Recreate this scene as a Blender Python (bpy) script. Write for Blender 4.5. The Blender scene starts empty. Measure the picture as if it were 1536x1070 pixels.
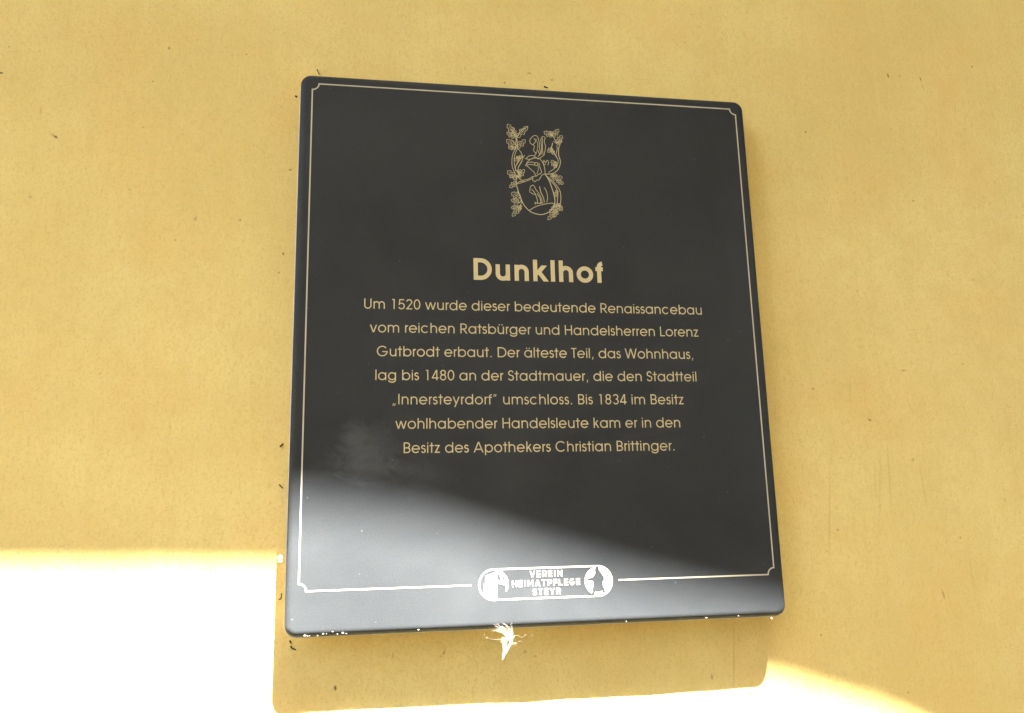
import bpy, bmesh, math, random
from mathutils import Vector, Matrix, noise

sc = bpy.context.scene
MM = 0.001

# ------------------------------------------------------------------ camera
cam_d = bpy.data.cameras.new('camera')
cam = bpy.data.objects.new('camera', cam_d)
sc.collection.objects.link(cam)
cam_d.sensor_fit = 'HORIZONTAL'
cam_d.sensor_width = 36.0
cam_d.lens = 36.0 * 1221.69 / 1536.0
cam_d.clip_start = 0.01
cam_d.clip_end = 500.0
cam.matrix_world = Matrix((
    (0.98688593, -0.00910926, -0.16116199, -0.12742833),
    (-0.1597119, -0.19993058, -0.96670568, -0.62479292),
    (-0.02341524, 0.97976772, -0.19876353, -0.15447138),
    (0, 0, 0, 1)))
sc.camera = cam

# ------------------------------------------------------------------ sky, sun, exposure
SUN = Vector((11.0, -25.0, 60.0)).normalized()          # towards the sun
world = bpy.data.worlds.new('World')
sc.world = world
world.use_nodes = True
wn = world.node_tree
wn.nodes.clear()
sky = wn.nodes.new('ShaderNodeTexSky')
sky.sky_type = 'NISHITA'
sky.sun_disc = False
sky.sun_elevation = math.asin(SUN.z)
sky.sun_rotation = math.atan2(SUN.x, SUN.y)
sky.air_density = 1.0
sky.dust_density = 4.0
sky.ozone_density = 0.6
bg = wn.nodes.new('ShaderNodeBackground')
bg.inputs['Strength'].default_value = 0.06
out = wn.nodes.new('ShaderNodeOutputWorld')
wn.links.new(sky.outputs[0], bg.inputs[0])
wn.links.new(bg.outputs[0], out.inputs[0])

sun_d = bpy.data.lights.new('sun', 'SUN')
sun_d.energy = 5.0
sun_d.angle = math.radians(0.55)
sun_d.color = (1.0, 0.99, 0.98)
sun = bpy.data.objects.new('sun', sun_d)
sc.collection.objects.link(sun)
sun.rotation_euler = SUN.to_track_quat('Z', 'Y').to_euler()
sun.location = (1, -3, 6)

sc.view_settings.view_transform = 'Standard'
sc.view_settings.look = 'None'
sc.view_settings.exposure = 4.68
sc.view_settings.gamma = 1.0
sc.view_settings.use_curve_mapping = False
sc.cycles.max_bounces = 8
sc.cycles.diffuse_bounces = 5

# ------------------------------------------------------------------ helpers
def tag(o, label=None, cat=None, group=None, kind=None):
    if label: o['label'] = label
    if cat: o['category'] = cat
    if group: o['group'] = group
    if kind: o['kind'] = kind
    return o

def empty(name, loc=(0, 0, 0)):
    o = bpy.data.objects.new(name, None)
    o.empty_display_size = 0.03
    sc.collection.objects.link(o)
    o.location = loc
    return o

def obj(name, bm, mat, parent=None, smooth=False):
    me = bpy.data.meshes.new(name)
    bm.to_mesh(me)
    bm.free()
    o = bpy.data.objects.new(name, me)
    sc.collection.objects.link(o)
    if mat: me.materials.append(mat)
    if smooth:
        for p in me.polygons: p.use_smooth = True
    if parent is not None:
        o.parent = parent
        o.matrix_parent_inverse = Matrix.Identity(4)
        o.location = -Vector(parent.location) if False else Vector((0, 0, 0))
    return o

class NT:
    def __init__(self, name):
        self.m = bpy.data.materials.new(name)
        self.m.use_nodes = True
        self.t = self.m.node_tree
        self.b = self.t.nodes['Principled BSDF']
    def n(self, typ, **kw):
        o = self.t.nodes.new(typ)
        for k, v in kw.items():
            if k == 'inp':
                for i, x in v.items(): o.inputs[i].default_value = x
            else: setattr(o, k, v)
        return o
    def l(self, a, b): self.t.links.new(a, b)
    def math(self, op, a, b=None, c=None, clamp=False):
        o = self.n('ShaderNodeMath', operation=op, use_clamp=clamp)
        for i, x in enumerate((a, b, c)):
            if x is None: continue
            if isinstance(x, (int, float)): o.inputs[i].default_value = x
            else: self.l(x, o.inputs[i])
        return o.outputs[0]
    def mix(self, fac, a, b, blend='MIX'):
        o = self.n('ShaderNodeMix', data_type='RGBA', blend_type=blend)
        for i, x in ((0, fac), (6, a), (7, b)):
            if isinstance(x, (int, float)): o.inputs[i].default_value = x
            elif isinstance(x, tuple): o.inputs[i].default_value = (*x, 1)[:4]
            else: self.l(x, o.inputs[i])
        return o.outputs[2]
    def noise(self, vec, scale, detail=4, rough=0.55, dist=0.0):
        o = self.n('ShaderNodeTexNoise', inp={'Scale': scale, 'Detail': detail, 'Roughness': rough, 'Distortion': dist})
        self.l(vec, o.inputs['Vector'])
        return o.outputs['Fac']
    def ramp(self, fac, stops):
        o = self.n('ShaderNodeValToRGB')
        while len(o.color_ramp.elements) < len(stops): o.color_ramp.elements.new(0.5)
        for e, (p, c) in zip(o.color_ramp.elements, stops):
            e.position = p
            e.color = (c, c, c, 1) if isinstance(c, (int, float)) else (*c, 1)
        self.l(fac, o.inputs[0])
        return o.outputs[0]
    def mapping(self, vec, scale=(1, 1, 1), loc=(0, 0, 0), rot=(0, 0, 0)):
        o = self.n('ShaderNodeMapping')
        o.inputs['Scale'].default_value = scale
        o.inputs['Location'].default_value = loc
        o.inputs['Rotation'].default_value = rot
        self.l(vec, o.inputs[0])
        return o.outputs[0]
    def spot(self, vec, x, z, rx, rz, ang=0.0, soft=0.35, wob=None):
        """mask 0..1 of an elongated mark centred at (x, z) metres with half axes rx, rz"""
        s = self.n('ShaderNodeVectorMath', operation='SUBTRACT')
        self.l(vec, s.inputs[0]); s.inputs[1].default_value = (x, 0, z)
        v = s.outputs[0]
        if ang:
            r = self.n('ShaderNodeVectorRotate', rotation_type='Y_AXIS')
            r.inputs['Angle'].default_value = ang
            self.l(v, r.inputs['Vector']); v = r.outputs[0]
        m = self.n('ShaderNodeVectorMath', operation='MULTIPLY')
        self.l(v, m.inputs[0]); m.inputs[1].default_value = (1 / rx, 0, 1 / rz)
        ln = self.n('ShaderNodeVectorMath', operation='LENGTH')
        self.l(m.outputs[0], ln.inputs[0])
        d = ln.outputs['Value']
        if wob is not None: d = self.math('ADD', d, wob)
        mr = self.n('ShaderNodeMapRange', inp={1: 1.0 - soft, 2: 1.0 + soft, 3: 1.0, 4: 0.0})
        self.l(d, mr.inputs[0])
        return mr.outputs[0]

# ------------------------------------------------------------------ materials
def plaster_material():
    k = NT('ochre_limewash_plaster')
    geo = k.n('ShaderNodeNewGeometry')
    P = geo.outputs['Position']
    base = (0.690, 0.540, 0.200)
    big = k.noise(P, 4.0, 3)
    col = k.mix(k.ramp(big, [(0.38, 0.0), (0.62, 1.0)]), base, (0.755, 0.614, 0.245))
    # patches where the limewash is more orange
    org = k.noise(k.mapping(P, loc=(3.1, 0, 1.7)), 11.0, 5, 0.6)
    col = k.mix(k.math('MULTIPLY', k.ramp(org, [(0.50, 0.0), (0.70, 1.0)]), 0.65), col, (0.720, 0.506, 0.180))
    # vertical brush marks
    st = k.noise(k.mapping(P, scale=(150.0, 1, 13.0)), 1.0, 4, 0.6, 0.3)
    col = k.mix(k.math('MULTIPLY', k.ramp(st, [(0.40, 0.0), (0.75, 1.0)]), 0.20), col, (0.765, 0.632, 0.262))
    st2 = k.noise(k.mapping(P, scale=(75.0, 1, 7.0), loc=(0.4, 0, 0.3)), 1.0, 3, 0.6, 0.2)
    col = k.mix(k.math('MULTIPLY', k.ramp(st2, [(0.5, 0.0), (0.8, 1.0)]), 0.22), col, (0.640, 0.490, 0.156))
    # grain of the render, its relief shading painted in as darker and lighter tones
    gr = k.noise(P, 620.0, 3, 0.7)
    col = k.mix(k.math('MULTIPLY', k.ramp(gr, [(0.30, 1.0), (0.5, 0.0)]), 0.42), col, (0.53, 0.37, 0.10))
    gr2 = k.noise(P, 200.0, 4, 0.6)
    col = k.mix(k.math('MULTIPLY', k.ramp(gr2, [(0.55, 0.0), (0.75, 1.0)]), 0.22), col, (0.80, 0.66, 0.30))
    tick = k.noise(k.mapping(P, scale=(520.0, 1, 170.0)), 1.0, 3, 0.6, 0.6)
    col = k.mix(k.math('MULTIPLY', k.ramp(tick, [(0.28, 1.0), (0.46, 0.0)]), 0.32), col, (0.52, 0.36, 0.095))
    mot = k.noise(P, 38.0, 5, 0.62, 0.5)
    col = k.mix(k.math('MULTIPLY', k.ramp(mot, [(0.46, 0.0), (0.66, 1.0)]), 0.30), col, (0.655, 0.498, 0.170))
    # scattered tiny pits of dirt
    vor = k.n('ShaderNodeTexVoronoi', inp={'Scale': 46.0, 'Randomness': 1.0})
    k.l(P, vor.inputs['Vector'])
    sep = k.n('ShaderNodeSeparateColor'); k.l(vor.outputs['Color'], sep.inputs[0])
    rad = k.math('MULTIPLY', k.math('POWER', sep.outputs[0], 6.0), 0.05)
    pit = k.math('LESS_THAN', vor.outputs['Distance'], rad)
    col = k.mix(k.math('MULTIPLY', pit, 0.5), col, (0.25, 0.14, 0.05))
    wob = k.math('MULTIPLY', k.math('SUBTRACT', k.noise(P, 900.0, 2), 0.5), 1.4)
    dark = (0.035, 0.022, 0.010)
    brown = (0.20, 0.115, 0.045)
    for x, z, rx, rz, a, c, f in WALL_MARKS:
        m = k.spot(P, x * MM, z * MM, rx * MM, rz * MM, math.radians(a), 0.45, wob)
        col = k.mix(k.math('MULTIPLY', m, f * 0.85), col, {'d': dark, 'b': brown, 'w': (0.72, 0.66, 0.5)}[c])
    # faint drawn-out vertical scuffs
    for x, z, rx, rz, a, f in WALL_SCUFFS:
        m = k.spot(P, x * MM, z * MM, rx * MM, rz * MM, math.radians(a), 0.8, wob)
        col = k.mix(k.math('MULTIPLY', m, f * 0.75), col, (0.36, 0.24, 0.08))
    k.l(col, k.b.inputs['Base Color'])
    k.b.inputs['Roughness'].default_value = 0.9
    k.b.inputs['Specular IOR Level'].default_value = 0.09
    h = k.math('ADD', k.math('MULTIPLY', gr, 0.25), k.math('ADD', k.math('MULTIPLY', gr2, 0.8), k.math('MULTIPLY', mot, 0.8)))
    bp = k.n('ShaderNodeBump', inp={'Strength': 0.35, 'Distance': 0.0022})
    k.l(h, bp.inputs['Height'])
    k.l(bp.outputs[0], k.b.inputs['Normal'])
    return k.m

def lacquer_material():
    k = NT('black_satin_lacquer')
    geo = k.n('ShaderNodeNewGeometry')
    P = geo.outputs['Position']
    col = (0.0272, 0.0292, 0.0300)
    cloud = k.noise(P, 9.0, 4, 0.6, 0.4)  # lighter and darker clouds painted in for soft reflections on the lacquer
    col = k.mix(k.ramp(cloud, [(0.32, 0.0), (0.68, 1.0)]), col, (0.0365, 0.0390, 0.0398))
    # dusty wiped smudge left of the text's last line, smaller ones near it
    sw = k.math('MULTIPLY', k.math('SUBTRACT', k.noise(k.mapping(P, scale=(1, 1, 1.6)), 60.0, 5, 0.65, 1.2), 0.5), 2.2)
    for x, z, rx, rz, a, f in SMUDGES:
        m = k.spot(P, x * MM, z * MM, rx * MM, rz * MM, math.radians(a), 0.9, sw)
        col = k.mix(k.math('MULTIPLY', m, f), col, (0.145, 0.155, 0.160))
    # settled dust grain
    g = k.noise(P, 1500.0, 2, 0.7)
    col = k.mix(k.math('MULTIPLY', k.ramp(g, [(0.50, 0.0), (0.80, 1.0)]), 0.20), col, (0.16, 0.16, 0.15))
    vor = k.n('ShaderNodeTexVoronoi', inp={'Scale': 95.0, 'Randomness': 1.0})
    k.l(P, vor.inputs['Vector'])
    sep = k.n('ShaderNodeSeparateColor'); k.l(vor.outputs['Color'], sep.inputs[0])
    rad = k.math('MULTIPLY', k.math('POWER', sep.outputs[1], 7.0), 0.055)
    col = k.mix(k.math('MULTIPLY', k.math('LESS_THAN', vor.outputs['Distance'], rad), 0.28), col, (0.22, 0.21, 0.19))
    k.l(col, k.b.inputs['Base Color'])
    rg = k.math('ADD', 0.40, k.math('MULTIPLY', k.noise(P, 25.0, 4), 0.16))
    k.l(rg, k.b.inputs['Roughness'])
    k.b.inputs['Specular IOR Level'].default_value = 0.09
    bp = k.n('ShaderNodeBump', inp={'Strength': 0.06, 'Distance': 0.0004})
    k.l(k.noise(P, 900.0, 2), bp.inputs['Height'])
    k.l(bp.outputs[0], k.b.inputs['Normal'])
    return k.m

def simple_material(name, col, rough=0.6, spec=0.3, metal=0.0, var=0.12, scale=300.0, vcol=None):
    k = NT(name)
    P = k.n('ShaderNodeNewGeometry').outputs['Position']
    n = k.noise(P, scale, 3, 0.6)
    c2 = vcol or tuple(c * (1 - 2 * var) for c in col)
    k.l(k.mix(k.ramp(n, [(0.3, 0.0), (0.7, 1.0)]), c2, col), k.b.inputs['Base Color'])
    k.b.inputs['Roughness'].default_value = rough
    k.b.inputs['Specular IOR Level'].default_value = spec
    k.b.inputs['Metallic'].default_value = metal
    return k.m

# marks on the plaster: x, z (mm), half width, half height, tilt, kind, strength
WALL_MARKS = [
    (-427.97, 206.95, 1.59, 0.9, 0, 'd', 0.9),
    (-383.09, 154.25, 1.7, 0.8, -35, 'd', 0.9),
    (-384.66, 155.31, 2.39, 1.33, -35, 'b', 0.35),
    (-302.19, 238.51, 0.85, 1.38, 0, 'b', 0.8),
    (-313.14, 207.35, 0.8, 0.69, 0, 'b', 0.7),
    (-424.21, 230.23, 0.85, 0.74, 0, 'b', 0.5),
    (-318.3, 166.11, 0.95, 0.85, 0, 'b', 0.45),
    (-273.67, 89.52, 1.06, 1.7, -10, 'b', 0.5),
    (-287.85, 71.07, 0.74, 0.64, 0, 'b', 0.6),
    (-201.44, 135.06, 0.95, 0.85, 0, 'b', 0.9),
    (-204.65, 62.28, 0.85, 0.85, 0, 'd', 0.9),
    (-207.63, 46.19, 0.69, 0.69, 0, 'b', 0.8),
    (-274.72, 150.43, 4.77, 3.71, -20, 'b', 0.07),
    (-324.93, 112.25, 1.06, 1.06, 0, 'b', 0.3),
    (-397.24, 102.91, 1.33, 1.06, 0, 'b', 0.35),
    (-396.27, 176.49, 0.8, 3.71, 0, 'b', 0.18),
    (356.85, 260.4, 0.85, 2.23, 6, 'd', 0.75),
    (391.6, 259.31, 0.74, 2.12, 10, 'b', 0.8),
    (392.69, 251.57, 0.53, 3.18, 12, 'b', 0.4),
    (450.09, 276.82, 1.06, 0.9, 0, 'b', 0.75),
    (264.09, 195.74, 0.8, 0.9, 0, 'b', 0.85),
    (366.33, 132.01, 0.85, 0.74, 0, 'b', 0.8),
    (298.26, 42.19, 0.95, 0.85, 0, 'b', 0.35),
    (334.43, -30.43, 2.12, 0.8, 8, 'b', 0.6),
    (394.38, -23.91, 0.95, 0.95, 0, 'b', 0.45),
    (246.09, -46.95, 1.17, 0.95, 0, 'b', 0.55),
    (296.31, -74.54, 1.8, 0.85, -28, 'b', 0.75),
    (333.02, -109.74, 1.27, 1.59, 0, 'b', 0.4),
    (255.91, -167.61, 1.06, 0.9, 0, 'b', 0.5),
    (417.47, -145.74, 1.59, 1.33, 0, 'b', 0.18),
    (262.7, -21.35, 0.85, 1.06, 0, 'b', 0.3),
    (-156.98, -271.49, 0.95, 1.59, 8, 'd', 0.95),
    (-76.8, -250.3, 0.85, 1.85, -18, 'b', 0.55),
    (-79.34, -253.05, 1.06, 0.85, 0, 'b', 0.4),
    (-115.27, -250.86, 0.69, 2.12, -8, 'b', 0.3),
    (135.65, -278.86, 0.95, 2.39, 0, 'b', 0.5),
    (-244.59, -218.94, 1.06, 2.12, 5, 'd', 0.7),
    (-248.82, -184.1, 0.53, 1.59, 0, 'b', 0.6),
    (231.78, -251.32, 0.74, 0.85, 0, 'b', 0.7),
    (2.37, 237.16, 2.12, 0.85, 5, 'b', 0.5),
    (-19.89, 226.5, 1.06, 0.95, 0, 'b', 0.7),
    (23.09, 232.09, 1.17, 0.85, 0, 'b', 0.6),
    (-14.29, -252.75, 1.06, 1.06, 0, 'b', 0.4),
    (-6.57, -256.52, 1.33, 0.85, 0, 'b', 0.35),
    (346.47, -223.47, 0.64, 3.18, 8, 'b', 0.55),
    (-88.56, 261.57, 1.06, 0.85, 0, 'b', 0.25),
    (-236.08, 11.94, 0.8, 0.8, 0, 'b', 0.3),
    (-336.05, -36.81, 1.06, 0.8, 0, 'b', 0.25),
    (-283.4, -77.62, 0.85, 1.17, 0, 'b', 0.3),
    (417.27, 55.84, 1.06, 0.8, 0, 'b', 0.3),
    (219.76, 287.39, 0.8, 0.8, 0, 'b', 0.3)]
WALL_SCUFFS = [
    (250.32, -151.97, 0.58, 32.04, -7.3, 0.36),
    (299.25, -130.57, 0.64, 25.48, -8.5, 0.24),
    (295.57, -124.69, 0.53, 14.26, -4.5, 0.22),
    (309, -120.53, 0.58, 21.47, -3, 0.3),
    (340.04, -131.08, 0.58, 15.5, 2.8, 0.34),
    (375.68, -209.64, 0.58, 10.52, 1.7, 0.3),
    (155.01, -266.85, 0.53, 23, -5.1, 0.45),
    (281.38, -47.4, 0.53, 12.47, -3.7, 0.25),
    (279.5, -47.14, 0.53, 5.03, 0.6, 0.22),
    (346.78, -223.47, 0.53, 4.49, 12.1, 0.5),
    (-395.54, 173.65, 0.53, 5.78, -0, 0.25)]
SMUDGES = [(-137, -100, 16, 13, 20, 0.30), (-146, -88, 6, 9, -20, 0.20), (-130, -114, 17, 7, 0, 0.2), (-95, -119, 14, 10, 0, 0.12), (-160, -112, 14, 6, 10, 0.10),
           (-150, 165, 22, 24, 0, 0.04)]

plaster = plaster_material()
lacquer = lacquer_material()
gold = simple_material('pale_gold_print', (0.60, 0.505, 0.270), 0.5, 0.3, 0.0, 0.06, 700.0)
line_gold = simple_material('silvery_gold_print', (0.52, 0.475, 0.35), 0.5, 0.3, 0.0, 0.06, 700.0)
emblem_gold = simple_material('engraved_gold_print', (0.56, 0.48, 0.27), 0.5, 0.3, 0.0, 0.10, 700.0)
pale = simple_material('pale_cream_print', (0.60, 0.55, 0.44), 0.5, 0.3, 0.0, 0.05, 700.0)
rim_mat = simple_material('pale_halo_paint', (0.86, 0.82, 0.74), 0.5, 0.4, 0.0, 0.1, 200.0)
dark_dirt = simple_material('dark_twig_bark', (0.020, 0.014, 0.008), 0.9, 0.1, 0.0, 0.2, 900.0)
white_fluff = simple_material('white_plant_down', (0.74, 0.67, 0.56), 0.8, 0.2, 0.0, 0.05, 500.0)
crumb_mat = simple_material('pale_dust_crumb', (0.30, 0.27, 0.22), 0.9, 0.1, 0.0, 0.1, 900.0)
paving = simple_material('grey_granite_paving', (0.16, 0.15, 0.135), 0.85, 0.2, 0.0, 0.2, 4.0)
wing_plaster = simple_material('weathered_ochre_plaster', (0.46, 0.425, 0.36), 0.9, 0.2, 0.0, 0.1, 3.0)
eave_plaster = simple_material('white_limewash', (0.55, 0.50, 0.42), 0.9, 0.2, 0.0, 0.08, 6.0)

# ------------------------------------------------------------------ ground
WY = 0.025                                   # the wall's face
GZ = -1.62
bm = bmesh.new()
vs = [bm.verts.new(p) for p in ((-40, -60, GZ), (40, -60, GZ), (40, 1, GZ), (-40, 1, GZ))]
bm.faces.new(vs)
tag(obj('ground', bm, paving), kind='structure')

# ------------------------------------------------------------------ wall (uneven hand-floated render)
def axis(lo, hi, fine_lo, fine_hi, step):
    a = [lo]
    n = 10
    a += [lo + (fine_lo - lo) * i / n for i in range(1, n)]
    m = int((fine_hi - fine_lo) / step)
    a += [fine_lo + (fine_hi - fine_lo) * i / m for i in range(m + 1)]
    a += [fine_hi + (hi - fine_hi) * i / n for i in range(1, n + 1)]
    return a
xs = axis(-5.0, 5.0, -0.60, 0.70, 0.005)
zs = axis(GZ - 0.02, 3.6, -0.48, 0.52, 0.005)
bm = bmesh.new()
grid = []
for z in zs:
    row = []
    for x in xs:
        f = 0.0011 * noise.noise(Vector((x * 4.0, 3.7, z * 3.2))) + 0.00045 * noise.noise(Vector((x * 21.0, 9.1, z * 13.0))) \
            + 0.00014 * noise.noise(Vector((x * 80.0, 1.3, z * 60.0)))
        row.append(bm.verts.new((x, WY + f, z)))
    grid.append(row)
for j in range(len(zs) - 1):
    for i in range(len(xs) - 1):
        bm.faces.new((grid[j][i], grid[j][i + 1], grid[j + 1][i + 1], grid[j + 1][i]))
x0, x1, z0, z1 = xs[0], xs[-1], zs[0], zs[-1]
back = [bm.verts.new(p) for p in ((x0, 0.45, z0), (x1, 0.45, z0), (x1, 0.45, z1), (x0, 0.45, z1))]
bm.faces.new((back[3], back[2], back[1], back[0]))
wall = obj('house_wall', bm, plaster, smooth=True)
tag(wall, 'ochre yellow limewashed house wall with faint brush marks, behind the black plaque', 'wall')

# the roof eave above, its free edge curved; it shades the upper part of the wall
EAVE_Z = 1.95
EDGE = [(-5000, -196), (-1500, -196), (-700, -195), (-394, -192), (-304, -194), (-209, -198), (-150, -205), (-102, -215), (-60, -228), (-20, -241),
        (58, -264), (110, -278), (166, -291), (192, -298), (269, -323), (336, -354), (420, -399), (520, -462), (700, -588), (1000, -828), (2200, -1898)]
pts = []
for x, z in EDGE:
    s = (EAVE_Z - z * MM) / SUN.z
    pts.append((x * MM + SUN.x * s, WY + SUN.y * s))
bm = bmesh.new()
lo, hi = [], []
ring = [(pts[0][0], WY - 0.002)] + pts + [(pts[-1][0], WY - 0.002)]
for (x, y) in ring:
    lo.append(bm.verts.new((x, y, EAVE_Z)))
    hi.append(bm.verts.new((x, y, EAVE_Z + 0.22)))
bm.faces.new(lo)
bm.faces.new(list(reversed(hi)))
n = len(ring)
for i in range(n):
    j = (i + 1) % n
    bm.faces.new((lo[j], lo[i], hi[i], hi[j]))
bmesh.ops.recalc_face_normals(bm, faces=bm.faces[:])
obj('roof_eave', bm, eave_plaster, wall)

# unseen courtyard wings added behind the camera, placed and sized for the light: they keep the ground in shade and let in a strip of sky
WING_Y, WING_TOP = -5.0, 9.9
bm = bmesh.new()
def block(bm, a, b):
    m = bmesh.ops.create_cube(bm, size=1.0)
    for v in m['verts']:
        v.co = Vector([(a[i] + b[i]) / 2 + v.co[i] * (b[i] - a[i]) for i in range(3)])
block(bm, (-4.5, WING_Y - 4.0, GZ - 0.02), (16.0, WING_Y, WING_TOP))
block(bm, (-9.0, WING_Y - 4.0, GZ - 0.02), (-5.002, 0.44, 0.9))
block(bm, (2.1, WING_Y + 0.002, GZ - 0.02), (11.0, 0.44, 7.5))
obj('unseen_courtyard_wing', bm, wing_plaster, wall)

# ------------------------------------------------------------------ flat print: ribbons, fills, letters
class Print:
    """flat foil shapes on the plaque's face; x right, z up, in mm; each piece a hair above the one before it"""
    def __init__(self, lift=0.10):
        self.bm = bmesh.new()
        self.k = 0
        self.lift = lift
    def y(self):
        self.k += 1
        return -(self.lift + 0.012 * (self.k % 9)) * MM
    def face(self, pts):
        y = self.y()
        vs = [self.bm.verts.new((x * MM, y, z * MM)) for x, z in pts]
        f = self.bm.faces.new(vs)
        f.normal_update()
        if f.normal.y > 0: f.normal_flip()
    def poly(self, pts):
        y = self.y()
        vs = [self.bm.verts.new((x * MM, y, z * MM)) for x, z in pts]
        f = self.bm.faces.new(vs)
        f.normal_update()
        if f.normal.y > 0: f.normal_flip()
        bmesh.ops.triangulate(self.bm, faces=[f])
    def stroke(self, pts, w, closed=False):
        p = [Vector(q) for q in pts]
        q = [p[0]]
        for a in p[1:]:
            if (a - q[-1]).length > 1e-6: q.append(a)
        p = q
        n = len(p)
        if n < 2: return
        y = self.y()
        L, R = [], []
        for i in range(n):
            if closed: a, b = p[i - 1], p[(i + 1) % n]
            else: a, b = p[max(0, i - 1)], p[min(n - 1, i + 1)]
            d1 = (p[i] - a); d2 = (b - p[i])
            if d1.length < 1e-9: d1 = d2
            if d2.length < 1e-9: d2 = d1
            d1 = d1.normalized(); d2 = d2.normalized()
            t = d1 + d2
            t = t.normalized() if t.length > 1e-6 else d1
            nrm = Vector((-t.y, t.x))
            c = max(0.45, abs(t.dot(d1)))
            o = nrm * (w / 2 / c)
            L.append(self.bm.verts.new(((p[i].x + o.x) * MM, y, (p[i].y + o.y) * MM)))
            R.append(self.bm.verts.new(((p[i].x - o.x) * MM, y, (p[i].y - o.y) * MM)))
        for i in range(n if closed else n - 1):
            j = (i + 1) % n
            self.bm.faces.new((R[i], R[j], L[j], L[i]))
    def build(self, name, mat, parent):
        return obj(name, self.bm, mat, parent)

def arc(cx, cy, rx, a0, a1, ry=None, step=9):
    ry = rx if ry is None else ry
    n = max(2, int(abs(a1 - a0) / step) + 1)
    return [(cx + rx * math.cos(math.radians(a0 + (a1 - a0) * i / n)), cy + ry * math.sin(math.radians(a0 + (a1 - a0) * i / n))) for i in range(n + 1)]

def smooth(pts, n=4):
    """Catmull-Rom through the points"""
    if len(pts) < 3: return list(pts)
    P = [Vector(p) for p in pts]
    P = [P[0] * 2 - P[1]] + P + [P[-1] * 2 - P[-2]]
    o = []
    for i in range(1, len(P) - 2):
        for k in range(n):
            t = k / n
            a, b, c, d = P[i - 1], P[i], P[i + 1], P[i + 2]
            v = 0.5 * ((2 * b) + (c - a) * t + (2 * a - 5 * b + 4 * c - d) * t * t + (3 * b - a - 3 * c + d) * t ** 3)
            o.append((v.x, v.y))
    o.append(tuple(P[-2]))
    return o

# geometric sans letters; units of 1/1000 em. ('s' stroke, 'd' diagonal with level ends, 'p' polygon)
ADV = dict(zip("ABCDEFGHIJKLMNOPQRSTUVWXYZ", [740, 574, 813, 744, 536, 485, 872, 683, 226, 482, 591, 462, 919, 740, 869, 592, 871, 607, 498, 426, 655, 702, 960, 609, 592, 480]))
ADV.update(dict(zip("abcdefghijklmnopqrstuvwxyz", [683, 682, 647, 685, 650, 314, 673, 610, 200, 203, 502, 200, 938, 610, 655, 682, 682, 301, 388, 339, 608, 554, 831, 480, 536, 425])))
ADV.update({c: 554 for c in '0123456789'})
ADV.update({' ': 277, ',': 277, '.': 277, 'ä': 683, 'ü': 608, '„': 402, '“': 402})
XH, CAP = 547, 740

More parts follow.
